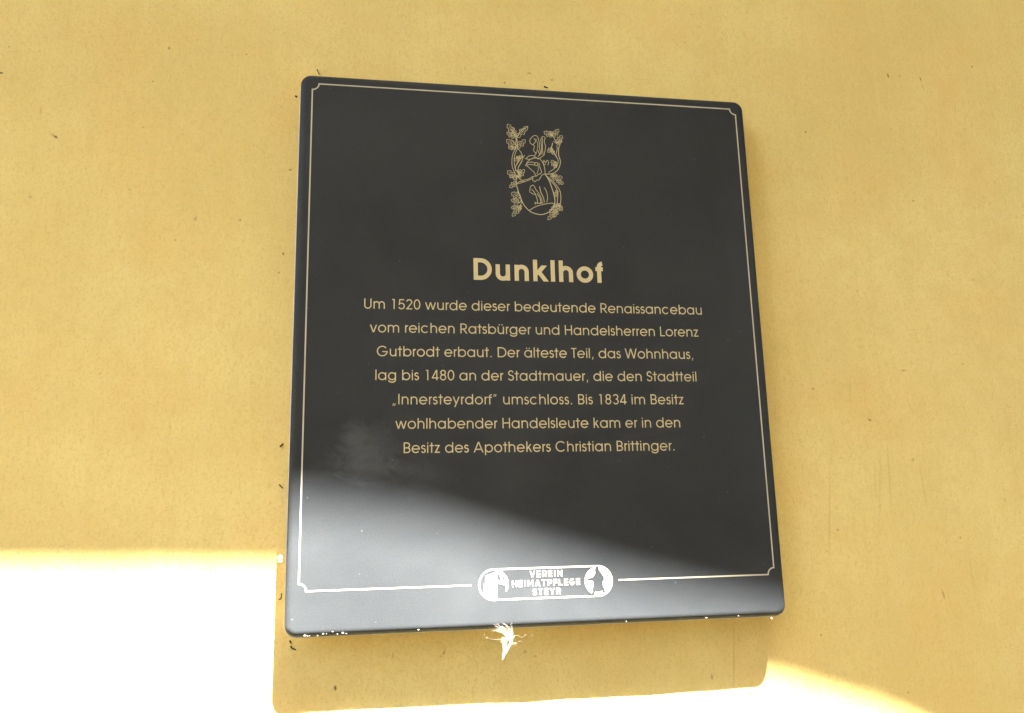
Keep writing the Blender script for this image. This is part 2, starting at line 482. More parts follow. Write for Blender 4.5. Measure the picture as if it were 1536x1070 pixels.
def glyph(c, w, demi=False):
    """list of (kind, points)"""
    A = ADV[c]
    if demi: A = {'D': 700, 'u': 600, 'n': 600, 'k': 580, 'l': 240, 'h': 600, 'o': 640, 'f': 300}.get(c, A)
    h = w / 2
    out = []
    S = lambda *p: out.append(('s', list(p)))
    SP = lambda p: out.append(('s', p))
    D = lambda a, b: out.append(('d', [a, b]))
    box = lambda x0, y0, x1, y1: out.append(('p', [(x0, y0), (x1, y0), (x1, y1), (x0, y1)]))
    lsb = 72 if not demi else 62
    sx = lsb + h                                    # centre line of a left stem
    rx = A - lsb - h                                # centre line of a right stem
    cy = XH / 2
    R = XH / 2 + 10 - h                             # bowl radius
    OX = 43                                         # side bearing of a round
    if c in 'adgqä':
        cx = OX + XH / 2 + 10
        xs_ = A - (74 if not demi else 62) - h
        SP(arc(cx, cy, R + (xs_ - cx - R) * 0.0, 0, 360))
        top = {'a': XH, 'ä': XH, 'd': CAP, 'g': XH, 'q': XH}[c]
        bot = {'a': 0, 'ä': 0, 'd': 0, 'g': 0, 'q': -192}[c]
        if c == 'g':
            S((xs_, XH), (xs_, -10))
            SP(arc((xs_ + 88) / 2, 0, (xs_ - 88) / 2, 0, -172, 192 - h))
        else: S((xs_, bot), (xs_, top))
        if c == 'ä':
            for x in (cx - 100, cx + 100): box(x - h, 640, x + h, 640 + w)
    elif c in 'bp':
        xs_ = 74 + h
        cx = A - OX - XH / 2 - 10
        SP(arc(cx, cy, R, 0, 360))
        S((xs_, 0 if c == 'b' else -192), (xs_, CAP if c == 'b' else XH))
    elif c == 'o':
        SP(arc(A / 2, cy, R, 0, 360))
    elif c == 'c':
        SP(arc(OX + XH / 2 + 10, cy, R, 44, 316))
    elif c == 'e':
        cx = A / 2
        SP(arc(cx, cy, R, 0, 322))
        S((cx - R, cy), (cx + R + h, cy))
    elif c == 'f':
        x = 104 + h * 0.6
        r = A - 26 - x
        S((x, 0), (x, CAP - h - r * 0.95))
        SP(arc(x + r, CAP - h - r * 0.95, r, 180, 95, r * 0.95))
        S((22, XH - h), (A - 22, XH - h))
    elif c in 'hnmuü':
        r = (rx - sx) / 2
        if c == 'm':
            mx = A / 2
            r = (mx - sx) / 2
            S((sx, 0), (sx, XH))
            for a in (sx, mx):
                SP(arc(a + r, XH + 8 - h - r, r, 180, 0) + [(a + 2 * r, 0)])
        elif c in 'uü':
            S((rx, 0), (rx, XH))
            SP([(sx, XH)] + arc(sx + r, h - 8 + r, r, 180, 360))
            if c == 'ü':
                for x in (A / 2 - 100, A / 2 + 100): box(x - h, 640, x + h, 640 + w)
        else:
            S((sx, 0), (sx, CAP if c == 'h' else XH))
            SP(arc(sx + r, XH + 8 - h - r, r, 180, 0) + [(rx, 0)])
    elif c == 'i':
        S((A / 2, 0), (A / 2, XH)); box(A / 2 - h, 640, A / 2 + h, 640 + w)
    elif c == 'k':
        S((sx, 0), (sx, CAP))
        D((A - 110 - h * .4, XH), (sx + 20, 215)); D((sx + 125, 320), (A - 58 - h * .4, 0))
    elif c == 'l':
        S((A / 2, 0), (A / 2, CAP))
    elif c == 'r':
        S((sx, 0), (sx, XH))
        r = A - 12 - sx
        SP(arc(sx + r, XH - h - r * 1.05 + 6, r, 180, 92, r * 1.05))
    elif c == 's':
        r1, r2 = 118, 138
        cx = A / 2
        yt = XH + 8 - h - r1; yb = h - 8 + r2
        up = arc(cx, yt, 112, 22, 225, r1)
        lo = arc(cx, yb, 128, 45, -158, r2)
        SP(up + lo)
    elif c == 't':
        S((A / 2, 0), (A / 2, CAP - 30)); S((20, XH - h), (A - 20, XH - h))
    elif c == 'v':
        D((28 + h, XH), (A / 2, 0)); D((A - 28 - h, XH), (A / 2, 0))
    elif c == 'w':
        for a, b in ((28 + h, .285), (A / 2, .285), (A / 2, .715), (A - 28 - h, .715)): D((a, XH), (A * b, 0))
    elif c == 'y':
        D((24 + h, XH), (A / 2 + 8, 20)); D((A - 24 - h, XH), (A / 2 - 105, -192))
    elif c == 'z':
        S((38, XH - h), (A - 38, XH - h)); S((30, h), (A - 30, h)); D((A - 38 - h * 1.5, XH - h), (30 + h * 1.5, h))
    elif c in ',.':
        if c == '.': box(A / 2 - w * .56, 0, A / 2 + w * .56, w * 1.1)
        else: out.append(('p', [(A / 2 - 10, w * 1.1), (A / 2 + 62, w * 1.1), (A / 2 + 2, -120), (A / 2 - 48, -120)]))
    elif c in '„“':
        y0, y1 = (-110, 75) if c == '„' else (560, 745)
        for x in (110, 230):
            if c == '„': out.append(('p', [(x + 10, y1), (x + 75, y1), (x + 18, y0), (x - 22, y0)]))
            else: out.append(('p', [(x + 14, y1), (x + 54, y1), (x + 24, y0), (x - 42, y0)]))
    elif c == 'A':
        D((A / 2, CAP), (22 + h, 0)); D((A / 2, CAP), (A - 22 - h, 0)); S((A * .26, 215), (A * .74, 215))
    elif c == 'B':
        x = 74 + h; r1 = 170; r2 = (CAP - w - 2 * r1) / 2 + 0
        ym = CAP - h - 2 * r1; rb = (ym - h) / 2
        S((x, 0), (x, CAP))
        SP([(x, CAP - h)] + arc(A - 60 - h - r1, CAP - h - r1, r1, 90, -90) + [(x, ym)])
        SP([(x, ym)] + arc(A - 42 - h - rb, h + rb, rb, 90, -90) + [(x, h)])
    elif c == 'C':
        SP(arc(40 + CAP / 2 + 10, CAP / 2, CAP / 2 + 10 - h, 42, 318))
    elif c == 'D':
        x = lsb + h; r = CAP / 2 - h
        S((x, 0), (x, CAP))
        SP([(x, CAP - h)] + arc(A - 40 - h - r, CAP / 2, r, 90, -90) + [(x, h)])
    elif c == 'G':
        cx = 40 + CAP / 2 + 10; r = CAP / 2 + 10 - h
        SP(arc(cx, CAP / 2, r, 40, 354))
        S((cx + 10, CAP / 2 - h), (cx + r + h, CAP / 2 - h))
    elif c == 'H':
        S((sx, 0), (sx, CAP)); S((rx, 0), (rx, CAP)); S((sx, CAP / 2 + 10), (rx, CAP / 2 + 10))
    elif c == 'I':
        S((A / 2, 0), (A / 2, CAP))
    elif c == 'L':
        S((sx, 0), (sx, CAP)); S((sx, h), (A - 24, h))
    elif c == 'R':
        r = 190
        S((sx, 0), (sx, CAP))
        SP([(sx, CAP - h)] + arc(A - 70 - h - r, CAP - h - r, r, 90, -90) + [(sx, CAP - h - 2 * r)])
        D((A * .47, CAP - h - 2 * r), (A - 40 - h, 0))
    elif c == 'S':
        cx = A / 2; r1 = 165; r2 = (CAP + 20 - w - 2 * r1) / 2
        SP(arc(cx, CAP + 10 - h - r1, 155, 15, 235, r1) + arc(cx, h - 10 + r2, 178, 55, -165, r2))
    elif c == 'T':
        S((A / 2, 0), (A / 2, CAP)); S((12, CAP - h), (A - 12, CAP - h))
    elif c == 'U':
        r = (rx - sx) / 2
        SP([(sx, CAP)] + arc(sx + r, h - 10 + r, r, 180, 360) + [(rx, CAP)])
    elif c == 'W':
        for a, b in ((24 + h, .27), (A / 2, .27), (A / 2, .73), (A - 24 - h, .73)): D((a, CAP), (A * b, 0))
    elif c == '0':
        SP(arc(A / 2, CAP / 2, 222 - h + 15, 0, 360, CAP / 2 + 10 - h))
    elif c == '1':
        S((310, 0), (310, CAP)); S((175, CAP - h), (310, CAP - h))
    elif c == '2':
        cx = A / 2 - 4; r = 200 - h * .5
        SP(arc(cx, CAP - h - r + 8, r, 165, -32)); 
        a = math.radians(-32)
        D((cx + r * math.cos(a) - 6, CAP - h - r + 8 + r * math.sin(a) + 20), (cx - 190 + h, h)); S((cx - 215, h), (cx + 215, h))
    elif c == '3':
        cx = A / 2; r1 = 165; r2 = (CAP + 20 - w - 2 * r1) / 2
        SP(arc(cx, CAP + 10 - h - r1, r1, 160, -90)); SP(arc(cx, h - 10 + r2, r2, 90, -160))
    elif c == '4':
        S((390, 0), (390, CAP)); S((40, 165), (520, 165)); D((372, CAP), (62, 165))
    elif c == '5':
        cx = A / 2 - 8; r = 222 - h * .4
        SP(arc(cx, h - 10 + r, r, 128, -155)); S((cx - 130, CAP - h), (cx + 195, CAP - h)); D((cx - 112, CAP), (cx - 158, 300))
    elif c == '8':
        cx = A / 2; r1 = 160; r2 = (CAP + 20 - w - 2 * r1) / 2
        SP(arc(cx, CAP + 10 - h - r1, r1, 0, 360)); SP(arc(cx, h - 10 + r2, r2, 0, 360))
    return out, A

def put_glyph(pr, g, x, z, s, w):
    for kind, p in g:
        q = [(x + a * s, z + b * s) for a, b in p]
        if kind == 's':
            cl = len(q) > 6 and (Vector(q[0]) - Vector(q[-1])).length < 1e-4
            pr.stroke(q[:-1] if cl else q, w * s, cl)
        elif kind == 'p': pr.face(q)
        else:
            (x0, z0), (x1, z1) = q
            dx, dz = x1 - x0, z1 - z0
            hw = (w * s / 2) * math.hypot(dx, dz) / abs(dz)
            pr.face([(x0 - hw, z0), (x0 + hw, z0), (x1 + hw, z1), (x1 - hw, z1)])

def text(pr, s, cx, z, em, w, demi=False, width=None):
    gs = [glyph(c, w, demi) if c != ' ' else ([], ADV[' ']) for c in s]
    tot = sum(a for _, a in gs)
    k = em / 1000
    tr = 0.0
    if width: tr = (width - tot * k) / max(1, len(s) - 1)
    x = cx - (tot * k + tr * (len(s) - 1)) / 2
    for g, a in gs:
        put_glyph(pr, g, x, z, k, w)
        x += a * k + tr

# ------------------------------------------------------------------ the plaque
plaque = empty('plaque', (0, 0, 0))
tag(plaque, 'black satin memorial plaque with gold border, crest and German inscription on ochre wall', 'plaque')

PX0, PX1, PZ0, PZ1 = -192.6, 191.4, -232.0, 208.8
def rounded(inset, rad, x0=PX0, x1=PX1, z0=PZ0, z1=PZ1, seg=8):
    o = []
    x0 += inset; x1 -= inset; z0 += inset; z1 -= inset
    r = max(0.3, rad - inset)
    for cx, cz, a0 in ((x1 - r, z1 - r, 0), (x0 + r, z1 - r, 90), (x0 + r, z0 + r, 180), (x1 - r, z0 + r, 270)):
        for i in range(seg + 1):
            a = math.radians(a0 + 90 * i / seg)
            o.append((cx + r * math.cos(a), cz + r * math.sin(a)))
    return o

def ring_solid(profile, rad, mat, name, parent, smooth_it=True, **kw):
    """profile: (inset mm, depth mm) from the front face's rim to the back"""
    bm = bmesh.new()
    rings = []
    for ins, dep in profile:
        rings.append([bm.verts.new((x * MM, dep * MM, z * MM)) for x, z in rounded(ins, rad, **kw)])
    n = len(rings[0])
    f = bm.faces.new(rings[0]); f.smooth = False
    for a, b in zip(rings, rings[1:]):
        for i in range(n):
            j = (i + 1) % n
            bm.faces.new((a[i], a[j], b[j], b[i]))
    bm.faces.new(list(reversed(rings[-1])))
    bmesh.ops.recalc_face_normals(bm, faces=bm.faces[:])
    o = obj(name, bm, mat, parent, smooth=smooth_it)
    o.data.polygons[0].use_smooth = False
    return o

er = 5.0
prof = [(er + 0.6, 0.0)] + [(er * (1 - math.sin(math.radians(a))), er * 0.75 * (1 - math.cos(math.radians(a)))) for a in range(6, 91, 12)] + [(0.0, 11.0), (0.6, 11.6)]
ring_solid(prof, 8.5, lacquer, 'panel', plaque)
ring_solid([(-1.5, 11.7), (-1.5, 13.0)], 8.5, rim_mat, 'halo_rim', plaque, False)  # pale rim added to stand for the lit lip and bright edge halo
ring_solid([(9.0, 13.1), (9.0, 25.6)], 8.5, rim_mat, 'mounting_frame', plaque, False)

# border line with notched corners
HW, HH, NR, LW = 183.0, 200.12, 5.2, 1.08
pr = Print()
path = [(-58.1, -HH)] + [(-HW + NR, -HH)] + arc(-HW, -HH, NR, 0, 90, step=15) + arc(-HW, HH, NR, -90, 0, step=15) \
     + arc(HW, HH, NR, 180, 270, step=15) + arc(HW, -HH, NR, 90, 180, step=15) + [(55.5, -HH)]
cur = [path[0]]
segs = []
corner_pts = [( -HW + NR, -HH), (-HW, -HH + NR), (-HW, HH - NR), (-HW + NR, HH), (HW - NR, HH), (HW, HH - NR), (HW, -HH + NR), (HW - NR, -HH)]
pr.stroke([(-58.1, -HH), (-HW + NR - LW / 2, -HH)], LW)
pr.stroke(arc(-HW, -HH, NR, -6, 96, step=12), LW)
pr.stroke([(-HW, -HH + NR - LW / 2), (-HW, HH - NR + LW / 2)], LW)
pr.stroke(arc(-HW, HH, NR, -96, 6, step=12), LW)
pr.stroke([(-HW + NR - LW / 2, HH), (HW - NR + LW / 2, HH)], LW)
pr.stroke(arc(HW, HH, NR, 174, 276, step=12), LW)
pr.stroke([(HW, HH - NR + LW / 2), (HW, -HH + NR - LW / 2)], LW)
pr.stroke(arc(HW, -HH, NR, 84, 186, step=12), LW)
pr.stroke([(HW - NR + LW / 2, -HH), (55.5, -HH)], LW)
pr.build('border_line', line_gold, plaque)

# heading and inscription
pr = Print()
text(pr, 'Dunklhof', 0.3, 36.6, 24.7, 142, True, 109.5)
pr.build('heading', gold, plaque)
LINES = [("Um 1520 wurde dieser bedeutende Renaissancebau", 11.1, -0.5, 278.9), ("vom reichen Ratsbürger und Handelsherren Lorenz", -7.8, -0.4, 269.0),
         ("Gutbrodt erbaut. Der älteste Teil, das Wohnhaus,", -26.7, -0.4, 258.3), ("lag bis 1480 an der Stadtmauer, die den Stadtteil", -45.4, -0.3, 260.8),
         ("„Innersteyrdorf“ umschloss. Bis 1834 im Besitz", -64.3, -0.2, 235.2), ("wohlhabender Handelsleute kam er in den", -83.1, -0.6, 228.6),
         ("Besitz des Apothekers Christian Brittinger.", -101.6, -0.6, 217.0)]
for s, z, cx, wd in LINES:
    pr = Print()
    text(pr, s, cx, z, 10.95, 77, False, wd)
    pr.build('text_line', gold, plaque)

# crest
CREST = [
    (0.6, [(-16.33, 120.63), (-16.15, 122.97), (-15.98, 125.31), (-16.15, 127.69), (-17.01, 130.13), (-18.21, 132.61), (-19.1, 135.1), (-19.43, 137.68), (-19.44, 140.28), (-19.28, 142.68), (-18.97, 144.81), (-18.48, 146.74), (-17.89, 148.47), (-17.17, 149.92), (-16.36, 151.17), (-15.54, 152.41)]),
    (0.6, [(-14.37, 152.29), (-15.15, 150.56), (-15.93, 148.84), (-16.57, 147.11), (-17.03, 145.42), (-17.36, 143.72), (-17.51, 141.82), (-17.46, 139.49), (-17.24, 136.95), (-16.87, 134.74), (-16.32, 133.14), (-15.62, 131.86), (-14.92, 130.58)]),
    (0.8, [(-15.73, 151.92), (-15.69, 153.72), (-15.66, 155.51), (-15.6, 157.2), (-15.52, 158.71), (-15.41, 160.13), (-15.31, 161.54)]),
    (0.7, [(-14.55, 152.47), (-14.42, 153.89), (-14.29, 155.32), (-14.26, 156.79), (-14.39, 158.35), (-14.63, 159.96), (-14.86, 161.56)]),
    (0.6, [(-15.32, 161.06), (-15.89, 162.47), (-16.46, 163.88), (-17.03, 165.29), (-17.6, 166.7), (-18.17, 168.12), (-18.73, 169.53)]),
    (0.6, [(-15.05, 161.07), (-14.43, 162.41), (-13.81, 163.74), (-13.14, 165.03), (-12.52, 166.23), (-11.86, 167.39), (-10.88, 168.54), (-9.37, 169.71), (-7.53, 170.87), (-5.7, 172.04)]),
    (0.6, [(-15.92, 155.26), (-16.5, 156.23), (-17.07, 157.19), (-17.65, 158.04), (-18.24, 158.72), (-18.83, 159.29), (-19.41, 159.87)]),
    (0.5, [(-16.62, 163.39), (-16.14, 164.22), (-15.66, 165.05), (-15.56, 165.8), (-16.23, 166.39), (-17.28, 166.91), (-17.94, 167.49), (-17.65, 168.25), (-16.96, 169.09), (-16.72, 169.82), (-17.47, 170.34), (-18.68, 170.76), (-19.56, 171.19), (-19.66, 171.7), (-19.44, 172.22), (-19.55, 172.7), (-20.29, 173.11), (-21.36, 173.48), (-22.43, 173.85)]),
    (0.5, [(-16.62, 163.39), (-17.51, 163.28), (-18.39, 163.18), (-19.04, 163.42), (-19.21, 164.35), (-19.15, 165.62), (-19.33, 166.53), (-20.07, 166.59), (-21.05, 166.28), (-21.74, 166.37), (-21.83, 167.35), (-21.62, 168.73), (-21.57, 169.81), (-21.94, 170.13), (-22.45, 170.15), (-22.79, 170.47), (-22.79, 171.39), (-22.61, 172.62), (-22.43, 173.85)]),
    (0.4, [(-16.62, 163.39), (-21.27, 171.76)]),
    (0.35, [(-19.23, 168.09), (-18.49, 170.63)]),
    (0.35, [(-19.23, 168.09), (-21.6, 168.49)]),
    (0.5, [(-15.38, 162.5), (-14.97, 163.03), (-14.55, 163.56), (-14.4, 164.1), (-14.8, 164.66), (-15.46, 165.23), (-15.85, 165.78), (-15.57, 166.29), (-15.01, 166.79), (-14.78, 167.29), (-15.23, 167.81), (-16.01, 168.34), (-16.57, 168.81), (-16.58, 169.21), (-16.38, 169.55), (-16.4, 169.93), (-16.86, 170.37), (-17.55, 170.83), (-18.24, 171.3)]),
    (0.5, [(-15.38, 162.5), (-15.99, 162.57), (-16.6, 162.65), (-17.02, 162.94), (-17.04, 163.67), (-16.87, 164.6), (-16.89, 165.31), (-17.39, 165.48), (-18.09, 165.43), (-18.55, 165.62), (-18.51, 166.36), (-18.22, 167.35), (-18.08, 168.14), (-18.29, 168.45), (-18.64, 168.55), (-18.84, 168.85), (-18.74, 169.53), (-18.49, 170.42), (-18.24, 171.3)]),
    (0.4, [(-15.38, 162.5), (-17.67, 169.54)]),
    (0.35, [(-16.67, 166.45), (-15.9, 168.2)]),
    (0.35, [(-16.67, 166.45), (-18.23, 167.17)]),
    (0.5, [(-14.66, 162.54), (-13.79, 162.32), (-12.92, 162.11), (-12.17, 162.29), (-11.66, 163.24), (-11.26, 164.59), (-10.76, 165.52), (-9.98, 165.5), (-9.08, 165.06), (-8.34, 165.07), (-7.9, 166.09), (-7.61, 167.57), (-7.28, 168.7), (-6.79, 169), (-6.25, 168.96), (-5.79, 169.26), (-5.46, 170.23), (-5.2, 171.54), (-4.95, 172.86)]),
    (0.5, [(-14.66, 162.54), (-14.85, 163.46), (-15.05, 164.39), (-14.88, 165.18), (-13.98, 165.73), (-12.72, 166.15), (-11.84, 166.68), (-11.87, 167.52), (-12.28, 168.47), (-12.26, 169.26), (-11.3, 169.73), (-9.91, 170.03), (-8.85, 170.38), (-8.57, 170.9), (-8.6, 171.48), (-8.33, 171.97), (-7.41, 172.32), (-6.18, 172.59), (-4.95, 172.86)]),
    (0.4, [(-14.66, 162.54), (-6.9, 170.79)]),
    (0.35, [(-10.3, 167.17), (-7.73, 167.32)]),
    (0.35, [(-10.3, 167.17), (-10.15, 169.91)]),
    (0.5, [(-17.12, 161.44), (-16.99, 162.08), (-16.85, 162.72), (-16.95, 163.21), (-17.52, 163.4), (-18.33, 163.44), (-18.89, 163.63), (-18.86, 164.18), (-18.59, 164.87), (-18.59, 165.39), (-19.2, 165.51), (-20.09, 165.45), (-20.77, 165.49), (-20.94, 165.77), (-20.91, 166.15), (-21.08, 166.42), (-21.66, 166.48), (-22.45, 166.43), (-23.23, 166.38)]),
    (0.5, [(-17.12, 161.44), (-17.68, 161.14), (-18.24, 160.84), (-18.72, 160.82), (-19.04, 161.35), (-19.28, 162.15), (-19.59, 162.67), (-20.09, 162.51), (-20.67, 162.06), (-21.15, 161.93), (-21.42, 162.52), (-21.58, 163.43), (-21.79, 164.1), (-22.09, 164.21), (-22.44, 164.08), (-22.73, 164.19), (-22.93, 164.76), (-23.08, 165.57), (-23.23, 166.38)]),
    (0.4, [(-17.12, 161.44), (-22.01, 165.39)]),
    (0.35, [(-19.87, 163.66), (-19.94, 165.42)]),
    (0.35, [(-19.87, 163.66), (-21.51, 163.28)]),
    (0.5, [(-16.16, 152.86), (-15.84, 153.78), (-15.51, 154.71), (-15.54, 155.41), (-16.29, 155.65), (-17.38, 155.67), (-18.11, 155.91), (-17.96, 156.7), (-17.44, 157.71), (-17.33, 158.45), (-18.14, 158.6), (-19.36, 158.47), (-20.28, 158.48), (-20.46, 158.89), (-20.34, 159.43), (-20.52, 159.81), (-21.3, 159.86), (-22.39, 159.75), (-23.47, 159.64)]),
    (0.5, [(-16.16, 152.86), (-16.99, 152.4), (-17.82, 151.95), (-18.48, 151.89), (-18.8, 152.64), (-18.96, 153.78), (-19.28, 154.51), (-20, 154.25), (-20.89, 153.58), (-21.56, 153.37), (-21.81, 154.2), (-21.84, 155.49), (-21.98, 156.45), (-22.38, 156.59), (-22.87, 156.39), (-23.25, 156.53), (-23.4, 157.34), (-23.44, 158.49), (-23.47, 159.64)]),
    (0.4, [(-16.16, 152.86), (-22.01, 158.28)]),
    (0.35, [(-19.45, 155.91), (-19.16, 158.43)]),
    (0.35, [(-19.45, 155.91), (-21.78, 155.29)]),
    (0.5, [(-16.17, 152.38), (-16.33, 152.96), (-16.49, 153.54), (-16.75, 153.86), (-17.21, 153.66), (-17.78, 153.2), (-18.24, 153.01), (-18.44, 153.45), (-18.52, 154.16), (-18.73, 154.55), (-19.19, 154.28), (-19.78, 153.7), (-20.25, 153.32), (-20.48, 153.44), (-20.61, 153.75), (-20.84, 153.85), (-21.25, 153.55), (-21.77, 153.04), (-22.28, 152.53)]),
    (0.5, [(-16.17, 152.38), (-16.44, 151.81), (-16.7, 151.24), (-17.02, 150.94), (-17.45, 151.16), (-17.93, 151.64), (-18.35, 151.85), (-18.63, 151.42), (-18.84, 150.72), (-19.12, 150.34), (-19.53, 150.63), (-20, 151.23), (-20.41, 151.64), (-20.66, 151.53), (-20.84, 151.23), (-21.09, 151.13), (-21.45, 151.46), (-21.86, 151.99), (-22.28, 152.53)]),
    (0.4, [(-16.17, 152.38), (-21.06, 152.5)]),
    (0.35, [(-18.92, 152.45), (-19.66, 153.77)]),
    (0.35, [(-18.92, 152.45), (-19.9, 151.16)]),
    (0.5, [(-14.53, 152.95), (-13.79, 152.66), (-13.05, 152.38), (-12.44, 152.43), (-12.11, 153.16), (-11.91, 154.24), (-11.58, 154.95), (-10.93, 154.83), (-10.14, 154.36), (-9.52, 154.28), (-9.26, 155.07), (-9.16, 156.27), (-9, 157.17), (-8.62, 157.36), (-8.17, 157.26), (-7.81, 157.45), (-7.64, 158.22), (-7.55, 159.28), (-7.47, 160.34)]),
    (0.5, [(-14.53, 152.95), (-14.79, 153.74), (-15.05, 154.54), (-14.99, 155.18), (-14.29, 155.53), (-13.28, 155.72), (-12.6, 156.06), (-12.7, 156.75), (-13.14, 157.6), (-13.2, 158.26), (-12.45, 158.53), (-11.33, 158.61), (-10.47, 158.77), (-10.29, 159.17), (-10.38, 159.65), (-10.2, 160.02), (-9.47, 160.2), (-8.47, 160.27), (-7.47, 160.34)]),
    (0.4, [(-14.53, 152.95), (-8.89, 158.86)]),
    (0.35, [(-11.36, 156.27), (-9.23, 156.07)]),
    (0.35, [(-11.36, 156.27), (-11.51, 158.54)]),
    (0.6, [(-14.2, 152.01), (-13.21, 150.92), (-12.21, 149.83), (-11.4, 148.62), (-10.78, 147.18), (-10.34, 145.62), (-10.16, 144.11), (-10.31, 142.73), (-10.71, 141.4), (-11.26, 140.05), (-12.02, 138.7), (-12.92, 137.33), (-13.71, 135.85), (-14.25, 134.17), (-14.67, 132.37), (-15.09, 130.57)]),
    (0.6, [(-10.37, 143.14), (-8.39, 146.3)]),
    (0.5, [(-10.94, 145.5), (-11.47, 145.84), (-12, 146.18), (-12.46, 146.23), (-12.79, 145.72), (-13.05, 144.91), (-13.37, 144.41), (-13.85, 144.61), (-14.39, 145.1), (-14.85, 145.27), (-15.12, 144.69), (-15.31, 143.78), (-15.53, 143.1), (-15.83, 143.02), (-16.16, 143.17), (-16.44, 143.08), (-16.65, 142.51), (-16.82, 141.71), (-16.99, 140.9)]),
    (0.5, [(-10.94, 145.5), (-10.83, 144.83), (-10.72, 144.17), (-10.83, 143.68), (-11.39, 143.53), (-12.17, 143.54), (-12.71, 143.39), (-12.71, 142.83), (-12.47, 142.1), (-12.49, 141.58), (-13.08, 141.5), (-13.93, 141.62), (-14.59, 141.63), (-14.76, 141.35), (-14.75, 140.97), (-14.92, 140.7), (-15.48, 140.69), (-16.24, 140.79), (-16.99, 140.9)]),
    (0.4, [(-10.94, 145.5), (-15.78, 141.82)]),
    (0.35, [(-13.67, 143.42), (-15.24, 143.92)]),
    (0.35, [(-13.67, 143.42), (-13.78, 141.64)]),
    (0.5, [(-11.54, 143.08), (-11.55, 143.54), (-11.57, 143.99), (-11.69, 144.28), (-12.05, 144.21), (-12.52, 143.98), (-12.86, 143.92), (-12.93, 144.28), (-12.87, 144.82), (-12.94, 145.15), (-13.31, 145.03), (-13.81, 144.71), (-14.2, 144.51), (-14.34, 144.64), (-14.38, 144.89), (-14.51, 145.01), (-14.86, 144.86), (-15.3, 144.58), (-15.74, 144.29)]),
    (0.5, [(-11.54, 143.08), (-11.82, 142.71), (-12.1, 142.34), (-12.37, 142.17), (-12.63, 142.41), (-12.88, 142.85), (-13.13, 143.08), (-13.4, 142.81), (-13.67, 142.34), (-13.92, 142.11), (-14.16, 142.4), (-14.38, 142.93), (-14.59, 143.3), (-14.78, 143.26), (-14.96, 143.07), (-15.15, 143.05), (-15.34, 143.35), (-15.54, 143.82), (-15.74, 144.29)]),
    (0.4, [(-11.54, 143.08), (-14.9, 144.05)]),
    (0.35, [(-13.43, 143.63), (-13.72, 144.74)]),
    (0.35, [(-13.43, 143.63), (-14.32, 142.86)]),
    (0.6, [(-13.12, 141.1), (-14.25, 139.44), (-15.38, 137.78), (-16.21, 136.2), (-16.56, 134.72), (-16.62, 133.32), (-16.67, 131.91)]),
    (0.6, [(-10.68, 141.7), (-11.94, 139.45), (-13.19, 137.21), (-14.08, 135.16), (-14.41, 133.43), (-14.38, 131.89), (-14.2, 130.43), (-13.91, 129.04), (-13.48, 127.73), (-13.05, 126.43)]),
    (0.6, [(-16.79, 134.27), (-16.21, 135.95), (-15.62, 137.63), (-14.97, 139.1), (-14.23, 140.23), (-13.44, 141.15), (-12.65, 142.07)]),
    (0.6, [(-8.28, 137.07), (-6.97, 137.56), (-5.65, 138.04), (-4.19, 138.32), (-2.49, 138.24), (-0.64, 137.94), (1.21, 137.64)]),
    (0.6, [(-8.28, 137.07), (-7.72, 137.02), (-7.16, 136.98), (-6.49, 136.68), (-5.64, 135.95), (-4.67, 134.96), (-3.68, 133.97), (-2.62, 133.08), (-1.54, 132.18), (-0.69, 131.28), (-0.16, 130.29), (0.14, 129.29), (0.13, 128.47), (-0.38, 128.02), (-1.18, 127.74), (-1.8, 127.25), (-2.09, 126.27), (-2.19, 125.08), (-2.07, 124.12), (-1.66, 123.59), (-1.03, 123.28), (-0.4, 122.97)]),
    (0.6, [(2.61, 138.95), (2.51, 138.62), (2.41, 138.29), (2.26, 138.01), (2.03, 137.78), (1.74, 137.6), (1.44, 137.48), (1.13, 137.45), (0.81, 137.5), (0.53, 137.61), (0.29, 137.79), (0.09, 138.04), (-0.04, 138.32), (-0.1, 138.64), (-0.09, 138.98), (-0.02, 139.3), (0.14, 139.6), (0.35, 139.87), (0.6, 140.08), (0.89, 140.22), (1.22, 140.3), (1.52, 140.3), (1.82, 140.22), (2.09, 140.06), (2.32, 139.85), (2.45, 139.59), (2.53, 139.27), (2.61, 138.95)]),
    (0.6, [(-7.73, 137.57), (-7.1, 138.85), (-6.47, 140.14), (-5.64, 141.29), (-4.54, 142.29), (-3.25, 143.16), (-1.78, 143.78), (0, 144.19), (1.95, 144.35), (3.67, 144.06), (5.01, 143.15), (6.11, 141.79), (7, 140.22), (7.68, 138.42), (8.15, 136.43), (8.45, 134.57), (8.55, 133.02), (8.47, 131.61), (8.4, 130.2)]),
    (0.6, [(-7.15, 138.74), (-6.19, 139.37), (-5.23, 140.01), (-4.13, 140.42), (-2.81, 140.45), (-1.35, 140.25), (0.11, 140.06)]),
    (0.6, [(-0.4, 122.97), (0.22, 123.54), (0.84, 124.12), (1.45, 124.56), (2.03, 124.66), (2.6, 124.63), (3.27, 125.03), (4.09, 126.3), (5, 128), (5.93, 129.32), (6.84, 129.87), (7.76, 130.04), (8.67, 130.21)]),
    (0.6, [(3.55, 140.04), (3.82, 138.43), (4.09, 136.82), (4.4, 135.32), (4.95, 133.95), (5.55, 132.68), (5.64, 131.58), (4.82, 130.71), (3.5, 130), (2.32, 129.34), (1.54, 128.7), (0.91, 128.12), (0.28, 127.53)]),
    (0.45, [(2.46, 139.99), (2.65, 138.04), (2.84, 136.09), (2.83, 134.3), (2.49, 132.75), (1.96, 131.35), (1.43, 129.96)]),
